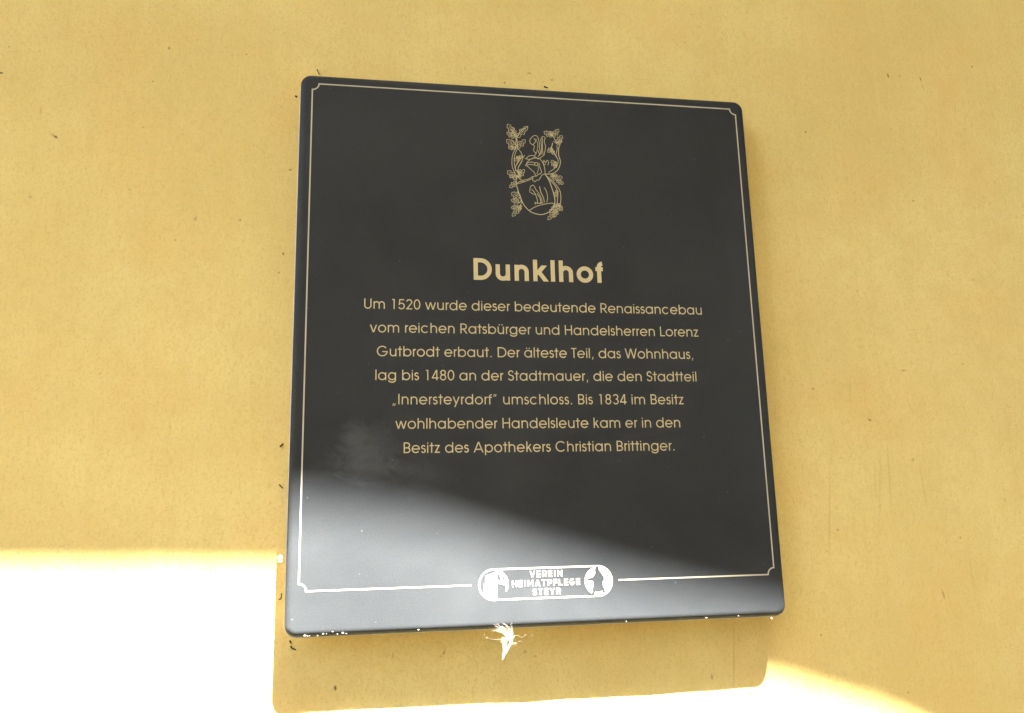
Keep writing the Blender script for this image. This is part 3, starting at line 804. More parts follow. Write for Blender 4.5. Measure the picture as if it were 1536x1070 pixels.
    (0.6, [(-7.67, 143.09), (-6.69, 144.13), (-5.72, 145.17), (-4.61, 145.92), (-3.24, 146.29), (-1.74, 146.37), (-0.35, 146.15), (0.77, 145.3), (1.79, 144.16), (2.93, 143.64), (4.45, 144.33), (6.1, 145.65), (7.39, 146.74), (8.01, 147.24), (8.26, 147.5), (8.51, 147.76)]),
    (0.6, [(-8.11, 143.26), (-6.59, 143.06), (-5.06, 142.87), (-3.61, 142.92), (-2.28, 143.39), (-1.01, 144.11), (0.25, 144.84)]),
    (0.6, [(-0.25, 146.34), (0.38, 146.97), (1.02, 147.6), (1.26, 148.34), (0.71, 149.22), (-0.23, 150.22), (-0.83, 151.29), (-0.56, 152.51), (0.06, 153.82), (0.18, 154.99), (-0.73, 155.89), (-2.14, 156.66), (-3.19, 157.5), (-3.64, 158.53), (-3.73, 159.63), (-3.47, 160.76), (-2.71, 162.02), (-1.59, 163.31), (-0.46, 164.21), (0.62, 164.65), (1.71, 164.69), (2.64, 164.19), (3.37, 162.91), (3.93, 161.08), (4.32, 159.27), (4.42, 157.68), (4.35, 156.11), (4.35, 154.45), (4.66, 152.58), (5.04, 150.63), (5.09, 148.92), (4.55, 147.64), (3.68, 146.59), (2.81, 145.55)]),
    (0.6, [(-0.15, 162.1), (0.45, 161.18), (1.05, 160.26), (1.22, 159.29), (0.68, 158.24), (-0.28, 157.16), (-1.24, 156.07)]),
    (0.45, [(1.48, 162), (2.05, 160.43), (2.62, 158.85), (2.98, 157.27), (3.04, 155.63), (2.89, 153.98), (2.65, 152.44), (2.31, 151.07), (1.88, 149.8), (1.45, 148.54)]),
    (0.6, [(5.59, 147.61), (5.88, 149.54), (6.17, 151.48), (6.33, 153.6), (6.17, 156.21), (5.88, 159.02), (5.84, 161.28), (6.24, 162.72), (6.89, 163.6), (7.57, 164.09), (8.32, 164.18), (9.09, 163.87), (9.55, 163.23), (9.41, 162.21), (8.96, 160.88), (8.7, 159.51), (8.95, 158.23), (9.4, 156.92), (9.67, 155.51), (9.56, 153.89), (9.26, 152.17), (8.97, 150.66), (8.75, 149.55), (8.54, 148.65), (8.33, 147.75)]),
    (0.6, [(7.34, 162.72), (7.15, 159.57), (6.96, 156.42), (6.87, 153.63), (6.98, 151.42), (7.2, 149.56), (7.42, 147.7)]),
    (0.6, [(2.99, 151.5), (4.66, 146.79)]),
    (0.75, [(8.67, 130.21), (10.85, 130.39), (13.04, 130.56), (15.05, 131.09), (16.89, 132.1), (18.56, 133.47), (19.93, 135.14), (20.98, 137.24), (21.72, 139.66), (22.09, 141.94), (21.87, 143.92), (21.27, 145.78), (20.83, 147.64), (20.72, 149.61), (20.77, 151.59), (20.94, 153.43), (21.28, 155), (21.74, 156.42), (22.2, 157.84)]),
    (0.6, [(11.45, 131.87), (13.71, 133.45), (15.97, 135.04), (17.8, 136.75), (19.05, 138.72), (19.86, 140.81), (20.2, 142.81), (19.79, 144.61), (18.91, 146.32), (18.37, 147.99), (18.61, 149.66), (19.2, 151.3), (19.64, 152.87), (19.73, 154.36), (19.67, 155.79), (19.61, 157.22)]),
    (0.6, [(15.77, 152.18), (16.49, 150.55), (17.21, 148.91), (17.9, 147.49), (18.53, 146.42), (19.12, 145.56), (19.72, 144.7)]),
    (0.6, [(19.82, 158), (19.19, 159.35), (18.55, 160.69), (17.94, 161.96), (17.39, 163.18), (16.86, 164.33), (16.22, 165.26), (15.39, 165.84), (14.45, 166.2), (13.51, 166.56)]),
    (0.8, [(16, 158.95), (15.51, 157.21), (15.02, 155.48), (14.74, 154.05), (14.82, 153.15), (15.11, 152.56), (15.4, 151.97)]),
    (0.6, [(19.64, 158.18), (16.51, 160.43)]),
    (0.5, [(15.76, 165.23), (15.86, 166.04), (15.97, 166.85), (15.83, 167.39), (15.19, 167.39), (14.32, 167.11), (13.7, 167.11), (13.69, 167.77), (13.94, 168.7), (13.9, 169.31), (13.23, 169.21), (12.28, 168.79), (11.54, 168.55), (11.33, 168.82), (11.34, 169.28), (11.13, 169.53), (10.5, 169.37), (9.65, 168.99), (8.81, 168.62)]),
    (0.5, [(15.76, 165.23), (15.17, 164.66), (14.58, 164.08), (14.07, 163.86), (13.68, 164.36), (13.37, 165.22), (13, 165.7), (12.46, 165.31), (11.87, 164.55), (11.36, 164.21), (11.03, 164.79), (10.79, 165.8), (10.53, 166.52), (10.18, 166.52), (9.82, 166.23), (9.5, 166.24), (9.24, 166.84), (9.03, 167.73), (8.81, 168.62)]),
    (0.4, [(15.76, 165.23), (10.2, 167.94)]),
    (0.35, [(12.63, 166.76), (12.44, 168.81)]),
    (0.35, [(12.63, 166.76), (10.87, 165.66)]),
    (0.5, [(16.19, 164.58), (16.9, 164.4), (17.61, 164.22), (18.15, 164.33), (18.35, 165), (18.39, 165.95), (18.59, 166.61), (19.2, 166.57), (19.97, 166.23), (20.54, 166.22), (20.67, 166.94), (20.6, 167.99), (20.63, 168.79), (20.94, 168.99), (21.36, 168.94), (21.66, 169.14), (21.72, 169.83), (21.66, 170.76), (21.59, 171.7)]),
    (0.5, [(16.19, 164.58), (15.86, 165.25), (15.52, 165.92), (15.49, 166.48), (16.08, 166.85), (16.96, 167.11), (17.53, 167.47), (17.35, 168.07), (16.84, 168.77), (16.7, 169.33), (17.34, 169.64), (18.35, 169.82), (19.09, 170.04), (19.21, 170.4), (19.06, 170.81), (19.18, 171.16), (19.81, 171.38), (20.7, 171.54), (21.59, 171.7)]),
    (0.4, [(16.19, 164.58), (20.51, 170.27)]),
    (0.35, [(18.62, 167.78), (20.56, 167.81)]),
    (0.35, [(18.62, 167.78), (18.19, 169.74)]),
    (0.5, [(19.51, 159.63), (20.21, 159.37), (20.9, 159.12), (21.43, 159.15), (21.62, 159.78), (21.64, 160.69), (21.83, 161.3), (22.43, 161.18), (23.19, 160.77), (23.75, 160.69), (23.87, 161.37), (23.78, 162.38), (23.8, 163.15), (24.1, 163.31), (24.52, 163.22), (24.81, 163.37), (24.85, 164.03), (24.78, 164.93), (24.7, 165.84)]),
    (0.5, [(19.51, 159.63), (19.17, 160.31), (18.83, 161), (18.8, 161.55), (19.36, 161.83), (20.23, 161.98), (20.78, 162.26), (20.59, 162.86), (20.09, 163.59), (19.94, 164.15), (20.56, 164.37), (21.54, 164.42), (22.27, 164.54), (22.38, 164.88), (22.23, 165.29), (22.34, 165.61), (22.96, 165.75), (23.83, 165.79), (24.7, 165.84)]),
    (0.4, [(19.51, 159.63), (23.66, 164.59)]),
    (0.35, [(21.84, 162.42), (23.75, 162.22)]),
    (0.35, [(21.84, 162.42), (21.39, 164.36)]),
    (0.5, [(19.64, 158.18), (20.02, 157.87), (20.4, 157.56), (20.73, 157.48), (20.98, 157.84), (21.19, 158.43), (21.43, 158.79), (21.78, 158.59), (22.16, 158.16), (22.48, 158), (22.7, 158.41), (22.86, 159.09), (23.04, 159.59), (23.26, 159.63), (23.49, 159.48), (23.7, 159.52), (23.87, 159.94), (24.02, 160.54), (24.16, 161.15)]),
    (0.5, [(19.64, 158.18), (19.58, 158.7), (19.51, 159.21), (19.61, 159.58), (20.02, 159.65), (20.58, 159.56), (20.98, 159.63), (20.99, 160.06), (20.84, 160.64), (20.86, 161.03), (21.3, 161.05), (21.91, 160.88), (22.39, 160.81), (22.53, 161), (22.52, 161.3), (22.66, 161.49), (23.07, 161.45), (23.61, 161.3), (24.16, 161.15)]),
    (0.4, [(19.64, 158.18), (23.26, 160.55)]),
    (0.35, [(21.67, 159.52), (22.81, 158.99)]),
    (0.35, [(21.67, 159.52), (21.8, 160.87)]),
    (0.5, [(15.47, 154.09), (14.97, 154.4), (14.46, 154.7), (14.07, 154.76), (13.9, 154.31), (13.83, 153.62), (13.66, 153.19), (13.23, 153.37), (12.68, 153.81), (12.28, 153.96), (12.15, 153.46), (12.17, 152.68), (12.12, 152.1), (11.88, 152.03), (11.58, 152.16), (11.36, 152.09), (11.3, 151.6), (11.31, 150.91), (11.32, 150.21)]),
    (0.5, [(15.47, 154.09), (15.69, 153.52), (15.9, 152.95), (15.9, 152.52), (15.47, 152.4), (14.82, 152.42), (14.4, 152.3), (14.51, 151.82), (14.84, 151.19), (14.93, 150.74), (14.45, 150.67), (13.72, 150.79), (13.18, 150.81), (13.08, 150.57), (13.17, 150.24), (13.07, 150.01), (12.61, 150.01), (11.97, 150.11), (11.32, 150.21)]),
    (0.4, [(15.47, 154.09), (12.15, 150.99)]),
    (0.35, [(13.6, 152.35), (12.2, 152.8)]),
    (0.35, [(13.6, 152.35), (13.84, 150.81)]),
    (0.5, [(14.87, 152.62), (14.51, 152.23), (14.14, 151.85), (14, 151.51), (14.29, 151.27), (14.8, 151.08), (15.08, 150.85), (14.83, 150.5), (14.35, 150.11), (14.13, 149.78), (14.48, 149.57), (15.08, 149.43), (15.51, 149.27), (15.5, 149.05), (15.32, 148.81), (15.31, 148.61), (15.67, 148.45), (16.2, 148.32), (16.73, 148.19)]),
    (0.5, [(14.87, 152.62), (15.36, 152.69), (15.86, 152.77), (16.18, 152.69), (16.16, 152.28), (15.97, 151.71), (15.95, 151.32), (16.35, 151.32), (16.92, 151.49), (17.29, 151.47), (17.21, 151.04), (16.93, 150.42), (16.77, 149.95), (16.92, 149.82), (17.2, 149.83), (17.35, 149.7), (17.23, 149.29), (16.98, 148.74), (16.73, 148.19)]),
    (0.4, [(14.87, 152.62), (16.36, 149.08)]),
    (0.35, [(15.71, 150.63), (15, 149.48)]),
    (0.35, [(15.71, 150.63), (16.94, 150.53)]),
    (0.5, [(15.3, 165.21), (15.72, 165.43), (16.15, 165.65), (16.38, 165.89), (16.2, 166.17), (15.81, 166.46), (15.63, 166.73), (15.95, 166.95), (16.48, 167.15), (16.77, 167.37), (16.53, 167.63), (16.05, 167.9), (15.73, 168.15), (15.8, 168.33), (16.03, 168.48), (16.09, 168.65), (15.83, 168.87), (15.4, 169.12), (14.98, 169.36)]),
    (0.5, [(15.3, 165.21), (14.85, 165.27), (14.4, 165.34), (14.14, 165.49), (14.28, 165.82), (14.61, 166.24), (14.74, 166.57), (14.4, 166.67), (13.85, 166.68), (13.54, 166.79), (13.73, 167.12), (14.16, 167.56), (14.43, 167.92), (14.34, 168.07), (14.09, 168.13), (14.01, 168.27), (14.23, 168.58), (14.6, 168.97), (14.98, 169.36)]),
    (0.4, [(15.3, 165.21), (15.04, 168.53)]),
    (0.35, [(15.15, 167.08), (16.11, 167.84)]),
    (0.35, [(15.15, 167.08), (14.11, 167.48)]),
    (0.5, [(18.16, 136.77), (18.59, 137.39), (19.02, 138.01), (19.15, 138.53), (18.67, 138.84), (17.89, 139.06), (17.42, 139.37), (17.7, 139.92), (18.29, 140.57), (18.53, 141.09), (17.98, 141.34), (17.07, 141.47), (16.41, 141.65), (16.37, 141.98), (16.57, 142.36), (16.53, 142.67), (15.98, 142.85), (15.17, 142.97), (14.37, 143.08)]),
    (0.5, [(18.16, 136.77), (17.47, 136.59), (16.77, 136.41), (16.29, 136.49), (16.21, 137.09), (16.35, 137.96), (16.27, 138.55), (15.7, 138.49), (14.92, 138.16), (14.39, 138.14), (14.39, 138.79), (14.64, 139.74), (14.75, 140.47), (14.5, 140.64), (14.1, 140.59), (13.85, 140.76), (13.92, 141.38), (14.14, 142.23), (14.37, 143.08)]),
    (0.4, [(18.16, 136.77), (15.13, 141.82)]),
    (0.35, [(16.45, 139.61), (17.2, 141.41)]),
    (0.35, [(16.45, 139.61), (14.64, 139.58)]),
    (0.5, [(17.51, 136.45), (18.01, 136.68), (18.51, 136.9), (18.79, 137.18), (18.62, 137.59), (18.24, 138.07), (18.08, 138.47), (18.46, 138.71), (19.07, 138.89), (19.41, 139.13), (19.18, 139.53), (18.69, 140), (18.37, 140.4), (18.47, 140.63), (18.74, 140.79), (18.84, 141.01), (18.58, 141.37), (18.15, 141.78), (17.71, 142.2)]),
    (0.5, [(17.51, 136.45), (17.03, 136.63), (16.54, 136.8), (16.28, 137.06), (16.48, 137.49), (16.89, 138), (17.08, 138.42), (16.72, 138.62), (16.12, 138.74), (15.8, 138.95), (16.05, 139.37), (16.57, 139.89), (16.92, 140.32), (16.84, 140.55), (16.58, 140.68), (16.5, 140.89), (16.78, 141.27), (17.25, 141.74), (17.71, 142.2)]),
    (0.4, [(17.51, 136.45), (17.67, 141.05)]),
    (0.35, [(17.6, 139.04), (18.75, 139.9)]),
    (0.35, [(17.6, 139.04), (16.51, 139.78)]),
    (0.6, [(7, 140.22), (7.32, 141.17), (7.64, 142.12), (7.98, 142.56), (8.36, 141.98), (8.76, 140.9), (9.18, 140.33), (9.62, 140.95), (10.07, 142.09), (10.53, 142.79), (11.08, 142.62), (11.63, 142), (11.94, 141.24), (11.83, 140.37), (11.47, 139.35), (11.11, 138.33)]),
    (0.6, [(7.18, 140.23), (7.45, 139.49), (7.72, 138.76), (8.03, 138.36), (8.38, 138.54), (8.77, 139.05), (9.16, 139.57)]),
    (0.7, [(9.53, 128.73), (11.36, 127.31), (13.18, 125.89), (14.83, 124.43), (16.21, 122.95), (17.4, 121.44), (18.48, 119.87), (19.49, 118.29), (20.39, 116.65), (21.02, 114.79), (21.31, 112.53), (21.34, 110.06), (21.22, 107.74), (20.92, 105.74), (20.47, 103.9), (20.02, 102.06)]),
    (0.7, [(10.91, 126.62), (12.83, 124.65), (14.75, 122.67), (16.33, 120.72), (17.43, 118.78), (18.19, 116.86), (18.67, 114.97), (18.81, 113.16), (18.68, 111.38), (18.47, 109.5), (18.26, 107.43), (17.98, 105.26), (17.71, 103.09)]),
    (0.6, [(8.67, 130.02), (10.15, 130.29), (11.64, 130.55), (13.22, 130.53), (14.95, 130.02), (16.77, 129.21), (18.6, 128.41)]),
    (0.5, [(14.9, 126.52), (15.26, 125.85), (15.61, 125.18), (16.05, 124.85), (16.64, 125.23), (17.3, 125.95), (17.88, 126.31), (18.26, 125.82), (18.55, 124.97), (18.92, 124.54), (19.5, 125), (20.15, 125.89), (20.72, 126.5), (21.06, 126.42), (21.31, 126.07), (21.65, 126), (22.15, 126.5), (22.73, 127.28), (23.32, 128.06)]),
    (0.5, [(14.9, 126.52), (15.12, 127.31), (15.35, 128.09), (15.71, 128.56), (16.35, 128.41), (17.12, 127.94), (17.75, 127.8), (18.02, 128.41), (18.16, 129.34), (18.44, 129.9), (19.08, 129.65), (19.87, 129.03), (20.52, 128.64), (20.84, 128.84), (21.03, 129.28), (21.34, 129.46), (21.91, 129.16), (22.61, 128.61), (23.32, 128.06)]),
    (0.4, [(14.9, 126.52), (21.63, 127.75)]),
    (0.35, [(18.68, 127.22), (20.01, 125.77)]),
    (0.35, [(18.68, 127.22), (19.71, 129.09)]),
    (0.5, [(18.29, 124.79), (18.24, 124.17), (18.19, 123.56), (18.32, 123.15), (18.83, 123.15), (19.52, 123.36), (20.02, 123.36), (20.05, 122.86), (19.89, 122.16), (19.95, 121.7), (20.48, 121.77), (21.23, 122.09), (21.81, 122.26), (21.99, 122.06), (22, 121.71), (22.18, 121.52), (22.68, 121.64), (23.35, 121.93), (24.01, 122.21)]),
    (0.5, [(18.29, 124.79), (18.74, 125.22), (19.18, 125.66), (19.59, 125.82), (19.92, 125.45), (20.2, 124.8), (20.53, 124.43), (20.94, 124.72), (21.39, 125.3), (21.78, 125.56), (22.07, 125.12), (22.31, 124.35), (22.55, 123.81), (22.82, 123.8), (23.11, 124.02), (23.37, 124.01), (23.6, 123.56), (23.81, 122.88), (24.01, 122.21)]),
    (0.4, [(18.29, 124.79), (22.87, 122.72)]),
    (0.35, [(20.86, 123.63), (21.1, 122.07)]),
    (0.35, [(20.86, 123.63), (22.23, 124.46)]),
    (0.5, [(13.14, 128.15), (13.44, 127.83), (13.75, 127.5), (14.07, 127.39), (14.44, 127.69), (14.81, 128.2), (15.17, 128.49), (15.47, 128.28), (15.75, 127.84), (16.05, 127.66), (16.39, 128.01), (16.74, 128.6), (17.06, 129.03), (17.3, 129.04), (17.51, 128.88), (17.74, 128.9), (18.03, 129.25), (18.35, 129.78), (18.66, 130.31)]),
    (0.5, [(13.14, 128.15), (13.21, 128.62), (13.29, 129.09), (13.49, 129.42), (13.93, 129.43), (14.5, 129.29), (14.93, 129.3), (15.06, 129.69), (15.06, 130.23), (15.2, 130.59), (15.65, 130.55), (16.25, 130.32), (16.72, 130.21), (16.92, 130.37), (17, 130.64), (17.19, 130.79), (17.61, 130.71), (18.14, 130.51), (18.66, 130.31)]),
    (0.4, [(13.14, 128.15), (17.56, 129.88)]),
    (0.35, [(15.62, 129.12), (16.66, 128.52)]),
    (0.35, [(15.62, 129.12), (16.13, 130.33)]),
    (0.5, [(18.34, 116.09), (17.76, 116.04), (17.17, 116), (16.79, 115.8), (16.79, 115.28), (17, 114.61), (17, 114.1), (16.53, 113.99), (15.86, 114.04), (15.42, 113.92), (15.5, 113.38), (15.81, 112.67), (15.98, 112.1), (15.79, 111.89), (15.46, 111.83), (15.28, 111.62), (15.41, 111.13), (15.68, 110.49), (15.96, 109.86)]),
    (0.5, [(18.34, 116.09), (18.76, 115.7), (19.18, 115.31), (19.34, 114.92), (18.99, 114.53), (18.37, 114.13), (18.03, 113.75), (18.31, 113.37), (18.87, 113.01), (19.11, 112.64), (18.7, 112.28), (17.97, 111.92), (17.46, 111.6), (17.46, 111.32), (17.67, 111.06), (17.66, 110.8), (17.24, 110.49), (16.6, 110.18), (15.96, 109.86)]),
    (0.4, [(18.34, 116.09), (16.43, 111.1)]),
    (0.35, [(17.27, 113.28), (15.79, 112.8)]),
    (0.35, [(17.27, 113.28), (18.07, 112.02)]),
    (0.5, [(19.69, 102.98), (19.3, 102.56), (18.9, 102.14), (18.75, 101.77), (19.08, 101.51), (19.65, 101.32), (19.97, 101.06), (19.7, 100.68), (19.18, 100.25), (18.95, 99.89), (19.33, 99.67), (20, 99.52), (20.48, 99.36), (20.48, 99.12), (20.28, 98.86), (20.28, 98.63), (20.68, 98.47), (21.27, 98.34), (21.87, 98.21)]),
    (0.5, [(19.69, 102.98), (20.23, 103.07), (20.78, 103.17), (21.14, 103.08), (21.13, 102.64), (20.93, 102.02), (20.92, 101.59), (21.36, 101.59), (21.99, 101.79), (22.39, 101.78), (22.32, 101.31), (22.02, 100.63), (21.86, 100.11), (22.04, 99.97), (22.34, 99.99), (22.51, 99.85), (22.39, 99.4), (22.13, 98.81), (21.87, 98.21)]),
    (0.4, [(19.69, 102.98), (21.43, 99.16)]),
    (0.35, [(20.67, 100.83), (19.91, 99.58)]),
    (0.35, [(20.67, 100.83), (22.04, 100.75)]),
    (0.5, [(17.83, 101.5), (17.22, 101.92), (16.61, 102.33), (16.08, 102.42), (15.72, 101.84), (15.44, 100.94), (15.08, 100.38), (14.53, 100.63), (13.91, 101.22), (13.38, 101.43), (13.08, 100.79), (12.87, 99.76), (12.64, 99), (12.29, 98.92), (11.92, 99.1), (11.59, 99.02), (11.36, 98.38), (11.18, 97.47), (11, 96.56)]),
    (0.5, [(17.83, 101.5), (17.97, 100.74), (18.1, 99.98), (17.98, 99.43), (17.34, 99.28), (16.46, 99.34), (15.84, 99.19), (15.85, 98.55), (16.13, 97.71), (16.12, 97.12), (15.45, 97.05), (14.47, 97.23), (13.73, 97.28), (13.53, 96.97), (13.56, 96.53), (13.36, 96.24), (12.72, 96.24), (11.86, 96.4), (11, 96.56)]),
    (0.4, [(17.83, 101.5), (12.36, 97.54)]),
    (0.35, [(14.75, 99.27), (12.95, 99.91)]),
    (0.35, [(14.75, 99.27), (14.64, 97.25)]),
    (0.5, [(17.1, 98.67), (16.36, 98.78), (15.63, 98.89), (15.01, 98.7), (14.61, 97.89), (14.34, 96.78), (13.96, 95.99), (13.3, 95.96), (12.53, 96.25), (11.91, 96.19), (11.59, 95.33), (11.42, 94.13), (11.19, 93.19), (10.79, 92.92), (10.35, 92.92), (9.97, 92.65), (9.74, 91.85), (9.59, 90.78), (9.43, 89.71)]),
    (0.5, [(17.1, 98.67), (17.3, 97.93), (17.51, 97.2), (17.4, 96.54), (16.67, 96.04), (15.63, 95.62), (14.91, 95.12), (14.97, 94.45), (15.35, 93.71), (15.37, 93.07), (14.58, 92.64), (13.44, 92.3), (12.57, 91.95), (12.35, 91.51), (12.41, 91.06), (12.2, 90.64), (11.45, 90.31), (10.44, 90.01), (9.43, 89.71)]),
    (0.4, [(17.1, 98.67), (10.96, 91.5)]),
    (0.35, [(13.64, 94.63), (11.5, 94.34)]),
    (0.35, [(13.64, 94.63), (13.63, 92.41)]),
    (0.5, [(18.96, 100.15), (18.31, 100.13), (17.67, 100.11), (17.19, 99.87), (17.04, 99.18), (17.05, 98.27), (16.89, 97.6), (16.35, 97.48), (15.64, 97.6), (15.14, 97.46), (15.05, 96.75), (15.16, 95.78), (15.17, 95.02), (14.9, 94.75), (14.52, 94.68), (14.27, 94.42), (14.24, 93.76), (14.34, 92.9), (14.44, 92.04)]),
    (0.5, [(18.96, 100.15), (19.29, 99.6), (19.61, 99.05), (19.67, 98.52), (19.16, 98.03), (18.38, 97.55), (17.88, 97.06), (18.07, 96.54), (18.55, 96.02), (18.71, 95.52), (18.14, 95.07), (17.25, 94.64), (16.6, 94.24), (16.51, 93.87), (16.66, 93.52), (16.57, 93.17), (16.02, 92.79), (15.23, 92.42), (14.44, 92.04)]),
    (0.4, [(18.96, 100.15), (15.34, 93.66)]),
    (0.35, [(16.92, 96.49), (15.19, 95.96)]),
    (0.35, [(16.92, 96.49), (17.39, 94.76)]),
    (0.5, [(18.6, 102.94), (18.37, 103.36), (18.14, 103.79), (17.89, 103.99), (17.58, 103.74), (17.25, 103.26), (16.95, 103.02), (16.72, 103.33), (16.51, 103.86), (16.28, 104.14), (15.99, 103.83), (15.68, 103.25), (15.4, 102.85), (15.21, 102.9), (15.05, 103.12), (14.86, 103.16), (14.62, 102.83), (14.34, 102.32), (14.06, 101.81)]),
    (0.5, [(18.6, 102.94), (18.52, 102.44), (18.44, 101.93), (18.26, 101.63), (17.9, 101.71), (17.45, 101.99), (17.1, 102.08), (16.98, 101.68), (16.95, 101.09), (16.83, 100.73), (16.46, 100.88), (16, 101.26), (15.62, 101.49), (15.45, 101.36), (15.38, 101.08), (15.22, 100.96), (14.89, 101.14), (14.47, 101.48), (14.06, 101.81)]),
    (0.4, [(18.6, 102.94), (14.96, 102.04)]),
    (0.35, [(16.56, 102.43), (15.75, 103.33)]),
    (0.35, [(16.56, 102.43), (16.09, 101.22)]),
    (0.5, [(17.73, 103.84), (17.64, 103.34), (17.54, 102.85), (17.59, 102.53), (17.92, 102.56), (18.41, 102.77), (18.74, 102.8), (18.71, 102.4), (18.53, 101.83), (18.52, 101.46), (18.88, 101.55), (19.42, 101.85), (19.82, 102.02), (19.92, 101.87), (19.89, 101.59), (19.99, 101.45), (20.34, 101.58), (20.81, 101.85), (21.28, 102.11)]),
    (0.5, [(17.73, 103.84), (18.08, 104.21), (18.42, 104.59), (18.71, 104.74), (18.89, 104.46), (19.01, 103.96), (19.19, 103.68), (19.5, 103.94), (19.85, 104.43), (20.14, 104.66), (20.29, 104.32), (20.37, 103.73), (20.47, 103.3), (20.66, 103.32), (20.87, 103.51), (21.04, 103.52), (21.15, 103.17), (21.22, 102.64), (21.28, 102.11)]),
    (0.4, [(17.73, 103.84), (20.57, 102.46)]),
    (0.35, [(19.33, 103.06), (19.33, 101.83)]),
    (0.35, [(19.33, 103.06), (20.33, 103.81)]),
    (0.6, [(-16.43, 119.97), (-14.17, 120.8), (-11.9, 121.64), (-9.57, 122.54), (-7.13, 123.55), (-4.63, 124.64), (-2.12, 125.72)]),
    (0.85, [(8.67, 130.02), (9.71, 128.36), (10.75, 126.71), (11.75, 124.67), (12.75, 121.92), (13.72, 118.79), (14.54, 115.92), (15.2, 113.54), (15.71, 111.42), (16.03, 109.39), (16.13, 107.4), (16.04, 105.5), (15.74, 103.76), (15.22, 102.18), (14.48, 100.75), (13.62, 99.46), (12.66, 98.33), (11.58, 97.33), (10.28, 96.44), (8.64, 95.56), (6.79, 94.78), (5.01, 94.28), (3.42, 94.14), (1.89, 94.28), (0.37, 94.56), (-1.18, 94.89), (-2.73, 95.35), (-4.23, 96.04), (-5.68, 97.01), (-7.08, 98.2), (-8.4, 99.59), (-9.65, 101.21), (-10.82, 103.04), (-11.82, 104.93), (-12.6, 106.88), (-13.22, 108.89), (-13.81, 110.91), (-14.39, 113.02), (-14.94, 115.13), (-15.44, 116.92), (-15.86, 118.15), (-16.24, 119.06), (-16.61, 119.96)]),
    (0.6, [(-15.51, 114.11), (-14.57, 112.07), (-13.64, 110.04), (-12.81, 108.15), (-12.13, 106.53), (-11.55, 105.05), (-10.97, 103.57)]),
    (0.7, [(-6.25, 97.08), (-4.29, 98.46), (-2.33, 99.85), (-0.33, 101.04), (1.75, 101.91), (3.88, 102.58), (6.01, 103.16), (8.22, 103.75), (10.44, 104.25), (12.35, 104.55), (13.75, 104.55), (14.84, 104.34), (15.94, 104.14)]),
    (0.6, [(-5.15, 113.91), (-4.86, 115.63), (-4.57, 117.34), (-4.12, 118.65), (-3.36, 119.45), (-2.43, 119.84), (-1.57, 119.71), (-0.93, 118.83), (-0.36, 117.43), (0.3, 116.03), (1.14, 114.82), (2.06, 113.61), (2.88, 112.39), (3.54, 111.19), (4.11, 109.98), (4.57, 108.71), (4.89, 107.33), (5.11, 105.89), (5.33, 104.44)]),
    (0.6, [(-4.98, 113.64), (-4.15, 113.12), (-3.32, 112.6), (-2.51, 112.15), (-1.69, 111.93), (-0.88, 111.77), (-0.2, 111.32), (0.29, 110.35), (0.66, 109.08), (0.95, 107.81), (1.14, 106.63), (1.26, 105.46), (1.38, 104.28)]),
    (0.75, [(3.45, 119.19), (3.65, 117.56), (3.86, 115.93), (4.2, 114.33), (4.82, 112.77), (5.58, 111.25), (6.21, 109.72), (6.61, 108.18), (6.88, 106.63), (7.15, 105.08)]),
    (0.6, [(7.39, 118.23), (8.05, 117.07), (8.71, 115.91), (9.25, 114.55), (9.64, 112.82), (9.89, 110.9), (9.98, 109.13), (9.81, 107.7), (9.47, 106.43), (9.13, 105.16)]),
    (0.8, [(-1.13, 104.36), (0.14, 104.18), (1.4, 104.01), (2.62, 103.96), (3.79, 104.11), (4.92, 104.38), (6.05, 104.66)]),
    (0.6, [(-3.47, 116.24), (-2.74, 115.53), (-2.02, 114.83), (-1.38, 114.08), (-0.87, 113.25), (-0.44, 112.38), (-0.02, 111.51)]),
    (0.7, [(0.91, 112.49), (1.84, 111.3), (2.78, 110.11), (3.49, 108.85), (3.83, 107.48), (3.96, 106.03), (4.08, 104.58)]),
    (0.6, [(-0.72, 102.88), (-0.66, 105.13)]),
    (0.5, [(-13.52, 108.12), (-13.28, 109.07), (-13.03, 110.02), (-13.09, 110.66), (-13.77, 110.67), (-14.74, 110.38), (-15.4, 110.39), (-15.31, 111.17), (-14.89, 112.25), (-14.83, 112.97), (-15.56, 112.87), (-16.64, 112.4), (-17.46, 112.15), (-17.64, 112.47), (-17.56, 113.01), (-17.74, 113.31), (-18.44, 113.14), (-19.4, 112.72), (-20.36, 112.3)]),
    (0.5, [(-13.52, 108.12), (-14.24, 107.46), (-14.96, 106.81), (-15.54, 106.56), (-15.87, 107.16), (-16.06, 108.17), (-16.38, 108.75), (-17.01, 108.31), (-17.77, 107.43), (-18.36, 107.05), (-18.62, 107.74), (-18.71, 108.93), (-18.87, 109.78), (-19.24, 109.79), (-19.67, 109.47), (-20.01, 109.49), (-20.19, 110.19), (-20.27, 111.25), (-20.36, 112.3)]),
    (0.4, [(-13.52, 108.12), (-18.99, 111.47)]),
    (0.35, [(-16.6, 110), (-16.46, 112.42)]),
    (0.35, [(-16.6, 110), (-18.64, 108.76)]),
    (0.5, [(-14.51, 104.36), (-14.54, 105.01), (-14.58, 105.67), (-14.78, 106.07), (-15.31, 105.99), (-16, 105.66), (-16.52, 105.58), (-16.63, 106.09), (-16.56, 106.86), (-16.68, 107.34), (-17.23, 107.17), (-17.97, 106.72), (-18.55, 106.44), (-18.77, 106.62), (-18.83, 106.99), (-19.04, 107.16), (-19.55, 106.94), (-20.2, 106.54), (-20.86, 106.13)]),
